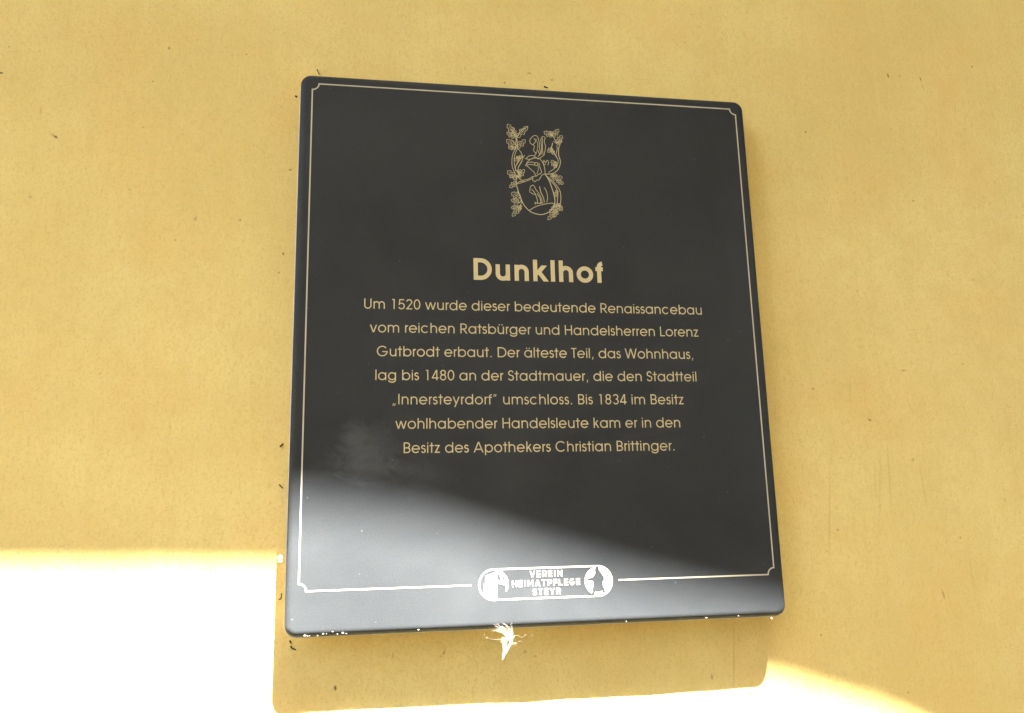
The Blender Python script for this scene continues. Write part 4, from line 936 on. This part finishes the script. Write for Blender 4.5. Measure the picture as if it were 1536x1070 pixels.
    (0.5, [(-14.51, 104.36), (-14.91, 103.82), (-15.32, 103.29), (-15.72, 103.05), (-16.12, 103.4), (-16.51, 104.03), (-16.9, 104.37), (-17.29, 103.99), (-17.67, 103.31), (-18.05, 102.98), (-18.41, 103.4), (-18.77, 104.16), (-19.1, 104.69), (-19.39, 104.65), (-19.65, 104.38), (-19.92, 104.34), (-20.22, 104.78), (-20.54, 105.46), (-20.86, 106.13)]),
    (0.4, [(-14.51, 104.36), (-19.59, 105.78)]),
    (0.35, [(-17.37, 105.16), (-17.83, 106.75)]),
    (0.35, [(-17.37, 105.16), (-18.68, 104.06)]),
    (0.6, [(-13.45, 110.93), (-13.02, 109.33), (-12.59, 107.73), (-12.5, 106.3), (-12.96, 105.17), (-13.75, 104.2), (-14.54, 103.24)]),
    (0.6, [(-12.01, 104.46), (-14.19, 99.26)]),
    (0.5, [(-13.53, 100.68), (-14.3, 100.78), (-15.07, 100.89), (-15.69, 100.69), (-15.99, 99.87), (-16.14, 98.75), (-16.43, 97.96), (-17.1, 97.92), (-17.93, 98.21), (-18.55, 98.14), (-18.78, 97.28), (-18.81, 96.07), (-18.94, 95.13), (-19.31, 94.85), (-19.76, 94.84), (-20.12, 94.57), (-20.25, 93.76), (-20.29, 92.69), (-20.32, 91.62)]),
    (0.5, [(-13.53, 100.68), (-13.24, 99.94), (-12.94, 99.21), (-12.97, 98.55), (-13.66, 98.04), (-14.68, 97.6), (-15.35, 97.1), (-15.21, 96.43), (-14.73, 95.69), (-14.63, 95.04), (-15.38, 94.6), (-16.52, 94.25), (-17.37, 93.89), (-17.53, 93.45), (-17.42, 92.99), (-17.59, 92.58), (-18.31, 92.23), (-19.31, 91.92), (-20.32, 91.62)]),
    (0.4, [(-13.53, 100.68), (-18.96, 93.42)]),
    (0.35, [(-16.59, 96.59), (-18.75, 96.28)]),
    (0.35, [(-16.59, 96.59), (-16.33, 94.37)]),
    (0.5, [(-14.95, 100.81), (-15.28, 101.28), (-15.61, 101.75), (-15.96, 101.95), (-16.36, 101.63), (-16.78, 101.03), (-17.18, 100.72), (-17.5, 101.05), (-17.8, 101.65), (-18.11, 101.95), (-18.49, 101.55), (-18.9, 100.85), (-19.26, 100.35), (-19.52, 100.38), (-19.74, 100.62), (-19.99, 100.64), (-20.31, 100.23), (-20.67, 99.61), (-21.03, 98.98)]),
    (0.5, [(-14.95, 100.81), (-15.05, 100.21), (-15.14, 99.61), (-15.37, 99.23), (-15.85, 99.3), (-16.47, 99.57), (-16.94, 99.63), (-17.09, 99.16), (-17.1, 98.46), (-17.26, 98.02), (-17.76, 98.15), (-18.4, 98.55), (-18.91, 98.78), (-19.13, 98.61), (-19.23, 98.27), (-19.44, 98.11), (-19.89, 98.29), (-20.46, 98.63), (-21.03, 98.98)]),
    (0.4, [(-14.95, 100.81), (-19.81, 99.35)]),
    (0.35, [(-17.69, 99.98), (-18.8, 100.94)]),
    (0.35, [(-17.69, 99.98), (-18.28, 98.52)]),
    (0.5, [(-12.62, 101.65), (-13.06, 101.58), (-13.51, 101.51), (-13.81, 101.31), (-13.83, 100.85), (-13.71, 100.26), (-13.73, 99.81), (-14.09, 99.69), (-14.59, 99.71), (-14.93, 99.57), (-14.9, 99.1), (-14.7, 98.48), (-14.59, 97.99), (-14.75, 97.79), (-15, 97.72), (-15.14, 97.52), (-15.08, 97.09), (-14.9, 96.54), (-14.72, 96)]),
    (0.5, [(-12.62, 101.65), (-12.32, 101.32), (-12.02, 101), (-11.92, 100.66), (-12.21, 100.29), (-12.69, 99.91), (-12.97, 99.55), (-12.77, 99.24), (-12.37, 98.94), (-12.2, 98.63), (-12.54, 98.29), (-13.1, 97.93), (-13.5, 97.61), (-13.52, 97.36), (-13.37, 97.15), (-13.39, 96.91), (-13.72, 96.62), (-14.22, 96.31), (-14.72, 96)]),
    (0.4, [(-12.62, 101.65), (-14.3, 97.12)]),
    (0.35, [(-13.57, 99.1), (-14.7, 98.6)]),
    (0.35, [(-13.57, 99.1), (-13.02, 98.02)]),
    (0.5, [(-15.77, 124.88), (-15.49, 125.81), (-15.2, 126.73), (-15.26, 127.43), (-16.02, 127.66), (-17.13, 127.67), (-17.88, 127.91), (-17.76, 128.7), (-17.28, 129.71), (-17.2, 130.44), (-18.03, 130.59), (-19.26, 130.45), (-20.2, 130.46), (-20.4, 130.85), (-20.29, 131.4), (-20.49, 131.77), (-21.29, 131.82), (-22.38, 131.7), (-23.47, 131.58)]),
    (0.5, [(-15.77, 124.88), (-16.59, 124.43), (-17.42, 123.97), (-18.08, 123.91), (-18.44, 124.65), (-18.65, 125.78), (-19.01, 126.5), (-19.73, 126.24), (-20.59, 125.57), (-21.27, 125.36), (-21.55, 126.18), (-21.65, 127.47), (-21.82, 128.42), (-22.23, 128.55), (-22.73, 128.35), (-23.12, 128.49), (-23.31, 129.29), (-23.39, 130.44), (-23.47, 131.58)]),
    (0.4, [(-15.77, 124.88), (-21.93, 130.24)]),
    (0.35, [(-19.24, 127.9), (-19.06, 130.41)]),
    (0.35, [(-19.24, 127.9), (-21.57, 127.26)]),
    (0.5, [(-16.2, 122.23), (-16.79, 122.5), (-17.39, 122.78), (-17.88, 122.77), (-18.15, 122.2), (-18.32, 121.35), (-18.6, 120.79), (-19.12, 120.92), (-19.75, 121.35), (-20.24, 121.45), (-20.46, 120.83), (-20.55, 119.87), (-20.69, 119.16), (-20.99, 119.03), (-21.35, 119.14), (-21.64, 119.01), (-21.79, 118.4), (-21.87, 117.56), (-21.94, 116.72)]),
    (0.5, [(-16.2, 122.23), (-16, 121.58), (-15.8, 120.92), (-15.86, 120.4), (-16.42, 120.17), (-17.24, 120.08), (-17.79, 119.84), (-17.71, 119.28), (-17.38, 118.57), (-17.33, 118.04), (-17.94, 117.87), (-18.84, 117.88), (-19.53, 117.8), (-19.68, 117.49), (-19.61, 117.1), (-19.76, 116.81), (-20.34, 116.71), (-21.14, 116.71), (-21.94, 116.72)]),
    (0.4, [(-16.2, 122.23), (-20.8, 117.82)]),
    (0.35, [(-18.79, 119.75), (-20.49, 120.03)]),
    (0.35, [(-18.79, 119.75), (-18.69, 117.92)]),
    (0.5, [(-14.32, 125.71), (-13.6, 125.6), (-12.88, 125.49), (-12.34, 125.65), (-12.16, 126.36), (-12.15, 127.33), (-11.97, 128.02), (-11.35, 128.04), (-10.56, 127.77), (-9.99, 127.82), (-9.88, 128.57), (-9.99, 129.63), (-9.98, 130.45), (-9.67, 130.69), (-9.24, 130.69), (-8.95, 130.92), (-8.91, 131.63), (-9, 132.57), (-9.1, 133.52)]),
    (0.5, [(-14.32, 125.71), (-14.68, 126.35), (-15.04, 127), (-15.09, 127.58), (-14.51, 128.01), (-13.62, 128.37), (-13.06, 128.79), (-13.27, 129.39), (-13.79, 130.04), (-13.96, 130.61), (-13.32, 130.98), (-12.31, 131.27), (-11.57, 131.57), (-11.46, 131.95), (-11.62, 132.36), (-11.51, 132.72), (-10.88, 133.01), (-9.99, 133.26), (-9.1, 133.52)]),
    (0.4, [(-14.32, 125.71), (-10.14, 131.95)]),
    (0.35, [(-11.97, 129.21), (-10.02, 129.45)]),
    (0.35, [(-11.97, 129.21), (-12.47, 131.17)]),
    (0.5, [(-13.93, 126.86), (-13.44, 127.01), (-12.94, 127.16), (-12.63, 127.43), (-12.68, 127.95), (-12.91, 128.58), (-12.96, 129.09), (-12.56, 129.29), (-11.98, 129.36), (-11.62, 129.57), (-11.73, 130.09), (-12.06, 130.75), (-12.25, 131.28), (-12.11, 131.53), (-11.83, 131.66), (-11.69, 131.9), (-11.84, 132.37), (-12.13, 132.96), (-12.42, 133.54)]),
    (0.5, [(-13.93, 126.86), (-14.32, 127.17), (-14.72, 127.48), (-14.89, 127.84), (-14.62, 128.29), (-14.12, 128.8), (-13.86, 129.25), (-14.14, 129.57), (-14.64, 129.84), (-14.88, 130.15), (-14.56, 130.59), (-13.97, 131.09), (-13.56, 131.52), (-13.58, 131.8), (-13.78, 132.01), (-13.8, 132.28), (-13.46, 132.66), (-12.94, 133.1), (-12.42, 133.54)]),
    (0.4, [(-13.93, 126.86), (-12.72, 132.2)]),
    (0.35, [(-13.25, 129.86), (-12.03, 130.62)]),
    (0.35, [(-13.25, 129.86), (-14.05, 130.98)]),
    (0.6, [(-14.99, 127.75), (-14.12, 126.29), (-13.26, 124.83), (-12.04, 123.93), (-10.15, 123.92), (-7.9, 124.47), (-5.91, 125.16), (-4.46, 125.89), (-3.26, 126.75), (-2.06, 127.61)]),
    (0.6, [(-16.33, 120.63), (-14.87, 121.52), (-13.42, 122.42), (-12.06, 122.99), (-10.87, 123.01), (-9.77, 122.7), (-8.68, 122.39)]),
    (0.5, [(-15.28, 126.79), (-15.47, 127.31), (-15.65, 127.82), (-15.95, 128.1), (-16.45, 127.93), (-17.06, 127.53), (-17.56, 127.36), (-17.79, 127.75), (-17.9, 128.38), (-18.13, 128.73), (-18.64, 128.49), (-19.26, 127.98), (-19.77, 127.64), (-20.03, 127.74), (-20.17, 128.02), (-20.42, 128.12), (-20.87, 127.85), (-21.42, 127.39), (-21.97, 126.94)]),
    (0.5, [(-15.28, 126.79), (-15.56, 126.29), (-15.83, 125.79), (-16.17, 125.52), (-16.65, 125.71), (-17.18, 126.14), (-17.65, 126.33), (-17.94, 125.95), (-18.16, 125.33), (-18.46, 124.99), (-18.92, 125.25), (-19.45, 125.79), (-19.9, 126.15), (-20.17, 126.06), (-20.37, 125.79), (-20.63, 125.7), (-21.03, 125.99), (-21.5, 126.47), (-21.97, 126.94)]),
    (0.4, [(-15.28, 126.79), (-20.64, 126.91)]),
    (0.35, [(-18.29, 126.86), (-19.13, 128.04)]),
    (0.35, [(-18.29, 126.86), (-19.33, 125.73)])]
pr = Print()
for w, p in CREST: pr.stroke(p, w * 0.80)
pr.build('crest', emblem_gold, plaque)

# association badge at the bottom of the border
LX, LZ, LR, LHW = -1.05, -200.2, 11.0, 51.2
badge_pts = arc(LX + LHW - LR, LZ, LR, -90, 90, step=6) + arc(LX - LHW + LR, LZ, LR, 90, 270, step=6)
pr = Print()
pr.stroke(badge_pts, 1.2, True)
badge = pr.build('association_badge', pale, plaque)
pr = Print(0.22)
for p in [[(-47.46, -193.74), (-39.34, -191.01), (-39.31, -189.52), (-38.46, -189.93), (-38.87, -210.39), (-45.94, -210.12), (-47.4, -209.13), (-48.99, -206.57), (-48.87, -199.68), (-47.55, -199.1)], [(-38.26, -189.77), (-35.85, -190.33), (-33.41, -192.15), (-31.47, -194.59), (-30.37, -197.16), (-30.08, -200.33), (-30.5, -202.84), (-31.55, -205.32), (-32.05, -205.78), (-32.03, -201.68), (-34.91, -200.48), (-38.45, -199.41)]]: pr.poly(p)
tower = pr.build('tower_emblem', pale, badge)
pr = Print(0.40)
for p in [[(-38.29, -192.75), (-36.96, -192.75), (-35.76, -196.31), (-35.57, -198.02), (-36.88, -197.36), (-38.36, -196.29)], [(-35.21, -194.71), (-33.39, -195.39), (-33.02, -196.99), (-34.65, -196.78)], [(-34.44, -197.88), (-33.06, -197.93), (-33.08, -199.21), (-34.3, -199.02)], [(-44.75, -202.26), (-43.57, -202.3), (-43.61, -203.71), (-44.78, -203.66)], [(-44.83, -206.34), (-43.65, -206.39), (-43.68, -208.08), (-44.86, -208.04)]]: pr.poly(p)
pr.build('opening', lacquer, badge)
pr = Print(0.22)
pr.poly(arc(39.25, -200.2, 10.6, 0, 354, step=6))
pr.build('round_field', pale, badge)
pr = Print(0.40)
for p in [[(38.04, -189.35), (40.03, -189.54), (40.04, -191.99), (41.85, -194.66), (44.03, -197.67), (43.7, -200.5), (42.44, -200.5), (42.88, -203.52), (43.65, -205.71), (44.55, -208.36), (42.75, -209.51), (42.45, -207.27), (39.68, -207.75), (36.63, -207.65), (35.97, -210.47), (33.26, -210.74), (31.12, -208.72), (33.64, -209.03), (34.58, -208.17), (34.39, -205.75), (35.49, -202.47), (35.53, -200.49), (34.76, -199.75), (32.69, -199.61), (30.54, -199.89), (30.79, -198.53), (34.11, -197.47), (35.16, -197.17), (37.12, -194.48), (36.93, -191.61)], [(45.82, -195.41), (46.69, -195.13), (47.31, -197.13), (46.36, -197.19)]]: pr.poly(p)
pr.build('cloaked_figure', lacquer, badge)

def cap_glyph(c):
    """bold square capitals: width, strokes in cap-height units"""
    T = 0.175; h = T / 2
    g = []
    S = lambda *p: g.append(('s', list(p)))
    D = lambda a, b: g.append(('d', [a, b]))
    W = {'I': .30, 'M': .98, 'N': .82, 'H': .78, 'A': .84, 'V': .84, 'Y': .80, 'G': .84, 'S': .70, 'T': .72, 'R': .72, 'P': .68}.get(c, .64)
    r = W - h
    if c == 'E': S((h, 0), (h, 1)); [S((0, y), (W, y)) for y in (h * .8, .5, 1 - h * .8)]
    if c == 'F': S((h, 0), (h, 1)); [S((0, y), (W, y)) for y in (.48, 1 - h * .8)]
    if c == 'L': S((h, 0), (h, 1)); S((0, h * .8), (W, h * .8))
    if c == 'I': S((W / 2, 0), (W / 2, 1))
    if c == 'H': S((h, 0), (h, 1)); S((r, 0), (r, 1)); S((h, .5), (r, .5))
    if c == 'N': S((h, 0), (h, 1)); S((r, 0), (r, 1)); D((h, 1), (r, 0))
    if c == 'M': S((h, 0), (h, 1)); S((r, 0), (r, 1)); D((h, 1), (W / 2, .25)); D((r, 1), (W / 2, .25))
    if c == 'T': S((W / 2, 0), (W / 2, 1)); S((0, 1 - h * .8), (W, 1 - h * .8))
    if c == 'V': D((h, 1), (W / 2, 0)); D((r, 1), (W / 2, 0))
    if c == 'A': D((W / 2, 1), (h, 0)); D((W / 2, 1), (r, 0)); S((.2, .28), (W - .2, .28))
    if c == 'Y': D((h, 1), (W / 2, .42)); D((r, 1), (W / 2, .42)); S((W / 2, 0), (W / 2, .5))
    if c in 'PR':
        q = .29
        S((h, 0), (h, 1))
        g.append(('s', [(h, 1 - h * .8)] + arc(W - h - q + .05, 1 - h * .8 - q + .02, q - .02, 90, -90, step=18) + [(h, 1 - h * .8 - 2 * q + .06)]))
        if c == 'R': D((W * .45, .45), (r, 0))
    if c == 'G':
        g.append(('s', arc(W / 2, .5, W / 2 - h, 45, 350, .5 - h * .8, step=15))); S((W / 2, .42), (W, .42))
    if c == 'S':
        g.append(('s', arc(W / 2, .72, W / 2 - h, 20, 240, .28 - h * .8, step=15) + arc(W / 2, .29, W / 2 - h, 60, -160, .29 - h * .8, step=15)))
    return g, W, T
pr = Print(0.22)
for s, z, wd in (('VEREIN', -195.9, 25.0), ('HEIMATPFLEGE', -202.5, 52.2), ('STEYR', -208.9, 21.6)):
    ch = 4.6
    gs = [cap_glyph(c) for c in s]
    fit = sum(w for _, w, _ in gs) * ch
    sp = (wd - fit) / (len(s) - 1)
    x = LX - 0.1 - wd / 2
    for g, w, T in gs:
        put_glyph(pr, g, x, z, ch, T)
        x += w * ch + sp
pr.build('badge_lettering', pale, badge)

# ------------------------------------------------------------------ small things caught on the plaque and wall
def tube(bm, pts, r0, r1, seg=5):
    P = [Vector(p) for p in pts]
    rings = []
    for i, p in enumerate(P):
        a = P[max(0, i - 1)]; b = P[min(len(P) - 1, i + 1)]
        t = (b - a).normalized()
        u = t.orthogonal().normalized(); v = t.cross(u)
        r = r0 + (r1 - r0) * i / (len(P) - 1)
        rings.append([bm.verts.new(p + (u * math.cos(2 * math.pi * k / seg) + v * math.sin(2 * math.pi * k / seg)) * r) for k in range(seg)])
    for A, B in zip(rings, rings[1:]):
        for k in range(seg):
            j = (k + 1) % seg
            bm.faces.new((A[k], A[j], B[j], B[k]))
    bm.faces.new(list(reversed(rings[0]))); bm.faces.new(rings[-1])

def blob(bm, c, r, seed, stretch=(1, 1, 1)):
    rnd = random.Random(seed)
    m = bmesh.ops.create_icosphere(bm, subdivisions=2, radius=1.0)
    off = Vector((rnd.uniform(0, 50), rnd.uniform(0, 50), rnd.uniform(0, 50)))
    for v in m['verts']:
        k = 1 + 0.55 * noise.noise(v.co * 1.6 + off)
        v.co = Vector((v.co.x * stretch[0] * r * k + c[0], v.co.y * stretch[1] * r * k + c[1], v.co.z * stretch[2] * r * k + c[2]))

# tuft of white down hanging at the lower edge
FX, FZ = (-31.33, -239.53)
rnd = random.Random(5)
bm = bmesh.new()
core = Vector((FX * MM, -0.0015, FZ * MM))
def strand(pts, r0, r1, y0, y1):
    p = smooth(pts, 4)
    tube(bm, [core + Vector((a * MM, (y0 + (y1 - y0) * i / len(p)) * MM, b * MM)) for i, (a, b) in enumerate(p)], r0 * MM, r1 * MM, 4)
# fan of strands curving up to the left across the plaque's edge
for ang, ln in ((149, 15.5), (143, 13), (138, 15), (131, 15.5), (124, 14), (118, 12), (110, 13.5), (100, 12), (90, 10), (80, 12.5), (70, 8)):
    for q in range(3):
        a = math.radians(ang + rnd.uniform(-4, 4)); l = ln * rnd.uniform(.8, 1.02); side = rnd.uniform(1.2, 3.0)
        mx, mz = math.cos(a) * l * .5 + math.sin(a) * side, math.sin(a) * l * .5 - math.cos(a) * side
        strand([(rnd.uniform(-1, 1.5), rnd.uniform(-2, 1)), (mx, mz), (math.cos(a) * l, math.sin(a) * l)], rnd.uniform(.03, .05), .015, rnd.uniform(-1.5, 0), rnd.uniform(-3.0, -1.4))
# body of the tuft, drawn out into a tail to the lower left
for q in range(26):
    u = rnd.uniform(-1, 1)
    e = (-5.0 + rnd.uniform(-.5, .7), -15.3 + abs(u) * rnd.uniform(0, 6.0))
    strand([(u * 4.2 - .5, rnd.uniform(-.5, 2.2)), (u * 3.4 - 1.0, -3.5 + rnd.uniform(-1, 1)), (u * 1.5 - 2.6, -8.5 + rnd.uniform(-1, 1)), e], rnd.uniform(.03, .05), .015, rnd.uniform(-1.2, 1), rnd.uniform(-.5, 1.5))
# frayed sides and a few long thin wisps
for q in range(12):
    a = math.radians(rnd.choice((rnd.uniform(165, 225), rnd.uniform(-70, 40)))); l = rnd.uniform(4, 7.5)
    strand([(rnd.uniform(-2, 2), rnd.uniform(-3, 1)), (math.cos(a) * l * .6, math.sin(a) * l * .6 + rnd.uniform(-1, 1)), (math.cos(a + .5) * l, math.sin(a + .5) * l)], .035, .015, rnd.uniform(-1, 1), rnd.uniform(-1.5, 2))
for p in ([(-3, .5), (-9, .3), (-14, 1.2), (-17.8, 3.0), (-17.4, 4.6)], [(2, 0), (6, 2.8), (10, 1.0), (13.5, 3.0), (17, .8), (18.3, 2.2)], [(2, -2), (6, -3.2), (9, -1.4), (11, -3.2)]):
    strand(p, .022, .014, 0, .8)
for i in range(2): blob(bm, core + Vector((rnd.uniform(-2.2, 1.6), rnd.uniform(-1.0, 1.0), rnd.uniform(-3.5, 1.0))) * MM, rnd.uniform(0.5, 1.1) * MM, i)
tag(obj('down_tuft', bm, white_fluff, smooth=True), 'white feathery tuft of down clinging to the plaque\'s lower edge', 'fluff')

# clump with a dark hole at the left edge
for name, x, z, yd, r, lab in [
    ('white_clump', -198.13, -177.2, 11, 1.9, "white woolly clump stuck at the plaque's left edge in the sun"),
    ('white_clump', -201.21, -233.98, 23.6, 0.8, "small pale clump on the wall by the plaque's lower left corner"),
    ('white_clump', -197.53, 159.88, 17, 1, "small pale clump at the plaque's left edge, near its top corner")]:
    bm = bmesh.new()
    rr = random.Random(int(x * 7))
    for i in range(8):
        a = i * 0.8 + rr.uniform(-.2, .2)
        blob(bm, ((x + math.cos(a) * r * .75) * MM, (yd + rr.uniform(-.5, .5)) * MM, (z + math.sin(a) * r * 1.25) * MM), rr.uniform(.13, .24) * r * MM, i + 3, (1.2, .8, 1.5))
    for i in range(26):
        a = rr.uniform(0, 6.28); q = r * rr.uniform(.5, 1.0)
        c = Vector(((x + math.cos(a) * q) * MM, yd * MM, (z + math.sin(a) * q * 1.3) * MM)); e = rr.uniform(0, 6.28); l = rr.uniform(.5, 1.3) * r * MM
        tube(bm, [c, c + Vector((math.cos(e), rr.uniform(-.3, .3), math.sin(e))) * l * .5, c + Vector((math.cos(e + .5), rr.uniform(-.3, .3), math.sin(e + .5))) * l], .00005, .00002, 4)
    tag(obj(name, bm, white_fluff, smooth=True), lab, 'fluff')

# dark twiglets
for pts_, r, lab in [
    ([(-190.59, -236.53), (-189.33, -238.69)], 0.62, "stubby dark bit just under the plaque's lower left corner"),
    ([(-189.76, -240.55), (-188.51, -242.24), (-185.86, -243.2)], 0.6, "dark curved twig below the plaque's lower left corner"),
    ([(-202.09, -93.73), (-201.14, -92.46), (-199.78, -91.18)], 0.62, "dark slanting bit on the ochre wall left of the inscription's last line"),
    ([(-201.66, -122.45), (-200.38, -123.98), (-199.01, -125.26)], 0.45, "thin brown bit on the wall beside the plaque's left edge, above the white clump"),
    ([(-199.17, -207.08), (-197.75, -206.42), (-197.24, -202.61)], 0.4, "thin dark angled bit beside the plaque's left edge, below the white clump"),
    ([(-199.07, 201.75), (-197.67, 200.61)], 0.75, "black bit at the plaque's left edge near its top corner"),
    ([(-181.85, 227.41), (-180.98, 225.6), (-179.81, 222.87)], 0.4, "hair-thin dark twig standing up from the plaque's top edge near the left corner"),
    ([(15.56, 225.05), (17.36, 224.2), (19.17, 223.99)], 0.8, "dark bit lying on the middle of the plaque's top edge")]:
    bm = bmesh.new()
    tube(bm, [(a * MM, y * MM, b * MM) for (a, b), y in zip(smooth(pts_, 3), [24.5] * 99)], r * MM, r * 0.7 * MM, 6)
    tag(obj('twig', bm, dark_dirt, smooth=True), lab, 'twig', 'dark twig bits stuck round the plaque')

# pale crumbs on the lower edge
crumb0 = None
for x, z, y, r, lab in [
    (-177.77, -230.67, 0.1, 0.68, "pale crumb in the row on the plaque's lower edge near its left corner"),
    (-175.91, -231.02, 0.1, 0.36, "pale crumb in the row on the plaque's lower edge near its left corner"),
    (-174.52, -230.9, 0.1, 0.25, "pale crumb in the row on the plaque's lower edge near its left corner"),
    (-168.94, -231.01, 0.1, 0.32, "pale crumb in the row on the plaque's lower edge near its left corner"),
    (-165.14, -229.95, 0.1, 0.5, "pale crumb in the row on the plaque's lower edge near its left corner"),
    (-162.67, -229.97, 0.1, 0.22, "pale crumb in the row on the plaque's lower edge near its left corner"),
    (-158.48, -228.73, 0.1, 0.43, "pale crumb in the row on the plaque's lower edge near its left corner"),
    (-155.16, -230.57, 0.1, 0.29, "pale crumb in the row on the plaque's lower edge near its left corner"),
    (-151.32, -229.91, 0.1, 0.61, "pale crumb in the row on the plaque's lower edge near its left corner"),
    (-148.82, -230.48, 0.1, 0.36, "pale crumb in the row on the plaque's lower edge near its left corner"),
    (-97.21, -230.13, 0.1, 0.43, "lone pale crumb on the plaque's lower edge left of the white tuft"),
    (59.97, -230.77, 0.1, 0.36, "pale crumb on the plaque's lower edge below the badge's right end"),
    (124.12, -230.76, 0.1, 0.47, "pale crumb on the plaque's lower edge, right of its middle"),
    (150.49, -230.44, 0.1, 0.43, "pale crumb on the plaque's lower edge, between badge and right corner"),
    (177.71, -233.25, 0.1, 0.61, "largest pale crumb, at the plaque's lower right corner"),
    (185.24, -230.59, 0.1, 0.32, 'tiny pale crumb at the very lower right corner of the plaque')]:
    bm = bmesh.new()
    blob(bm, (0, 0, 0), r * MM, int(abs(x) * 10), (1.4, 0.8, 0.7))
    o = obj('dust_crumb', bm, crumb_mat, smooth=True)
    o.location = (x * MM, y * MM, z * MM)
    tag(o, lab, 'crumb', 'pale crumbs along the plaque\'s lower edge')
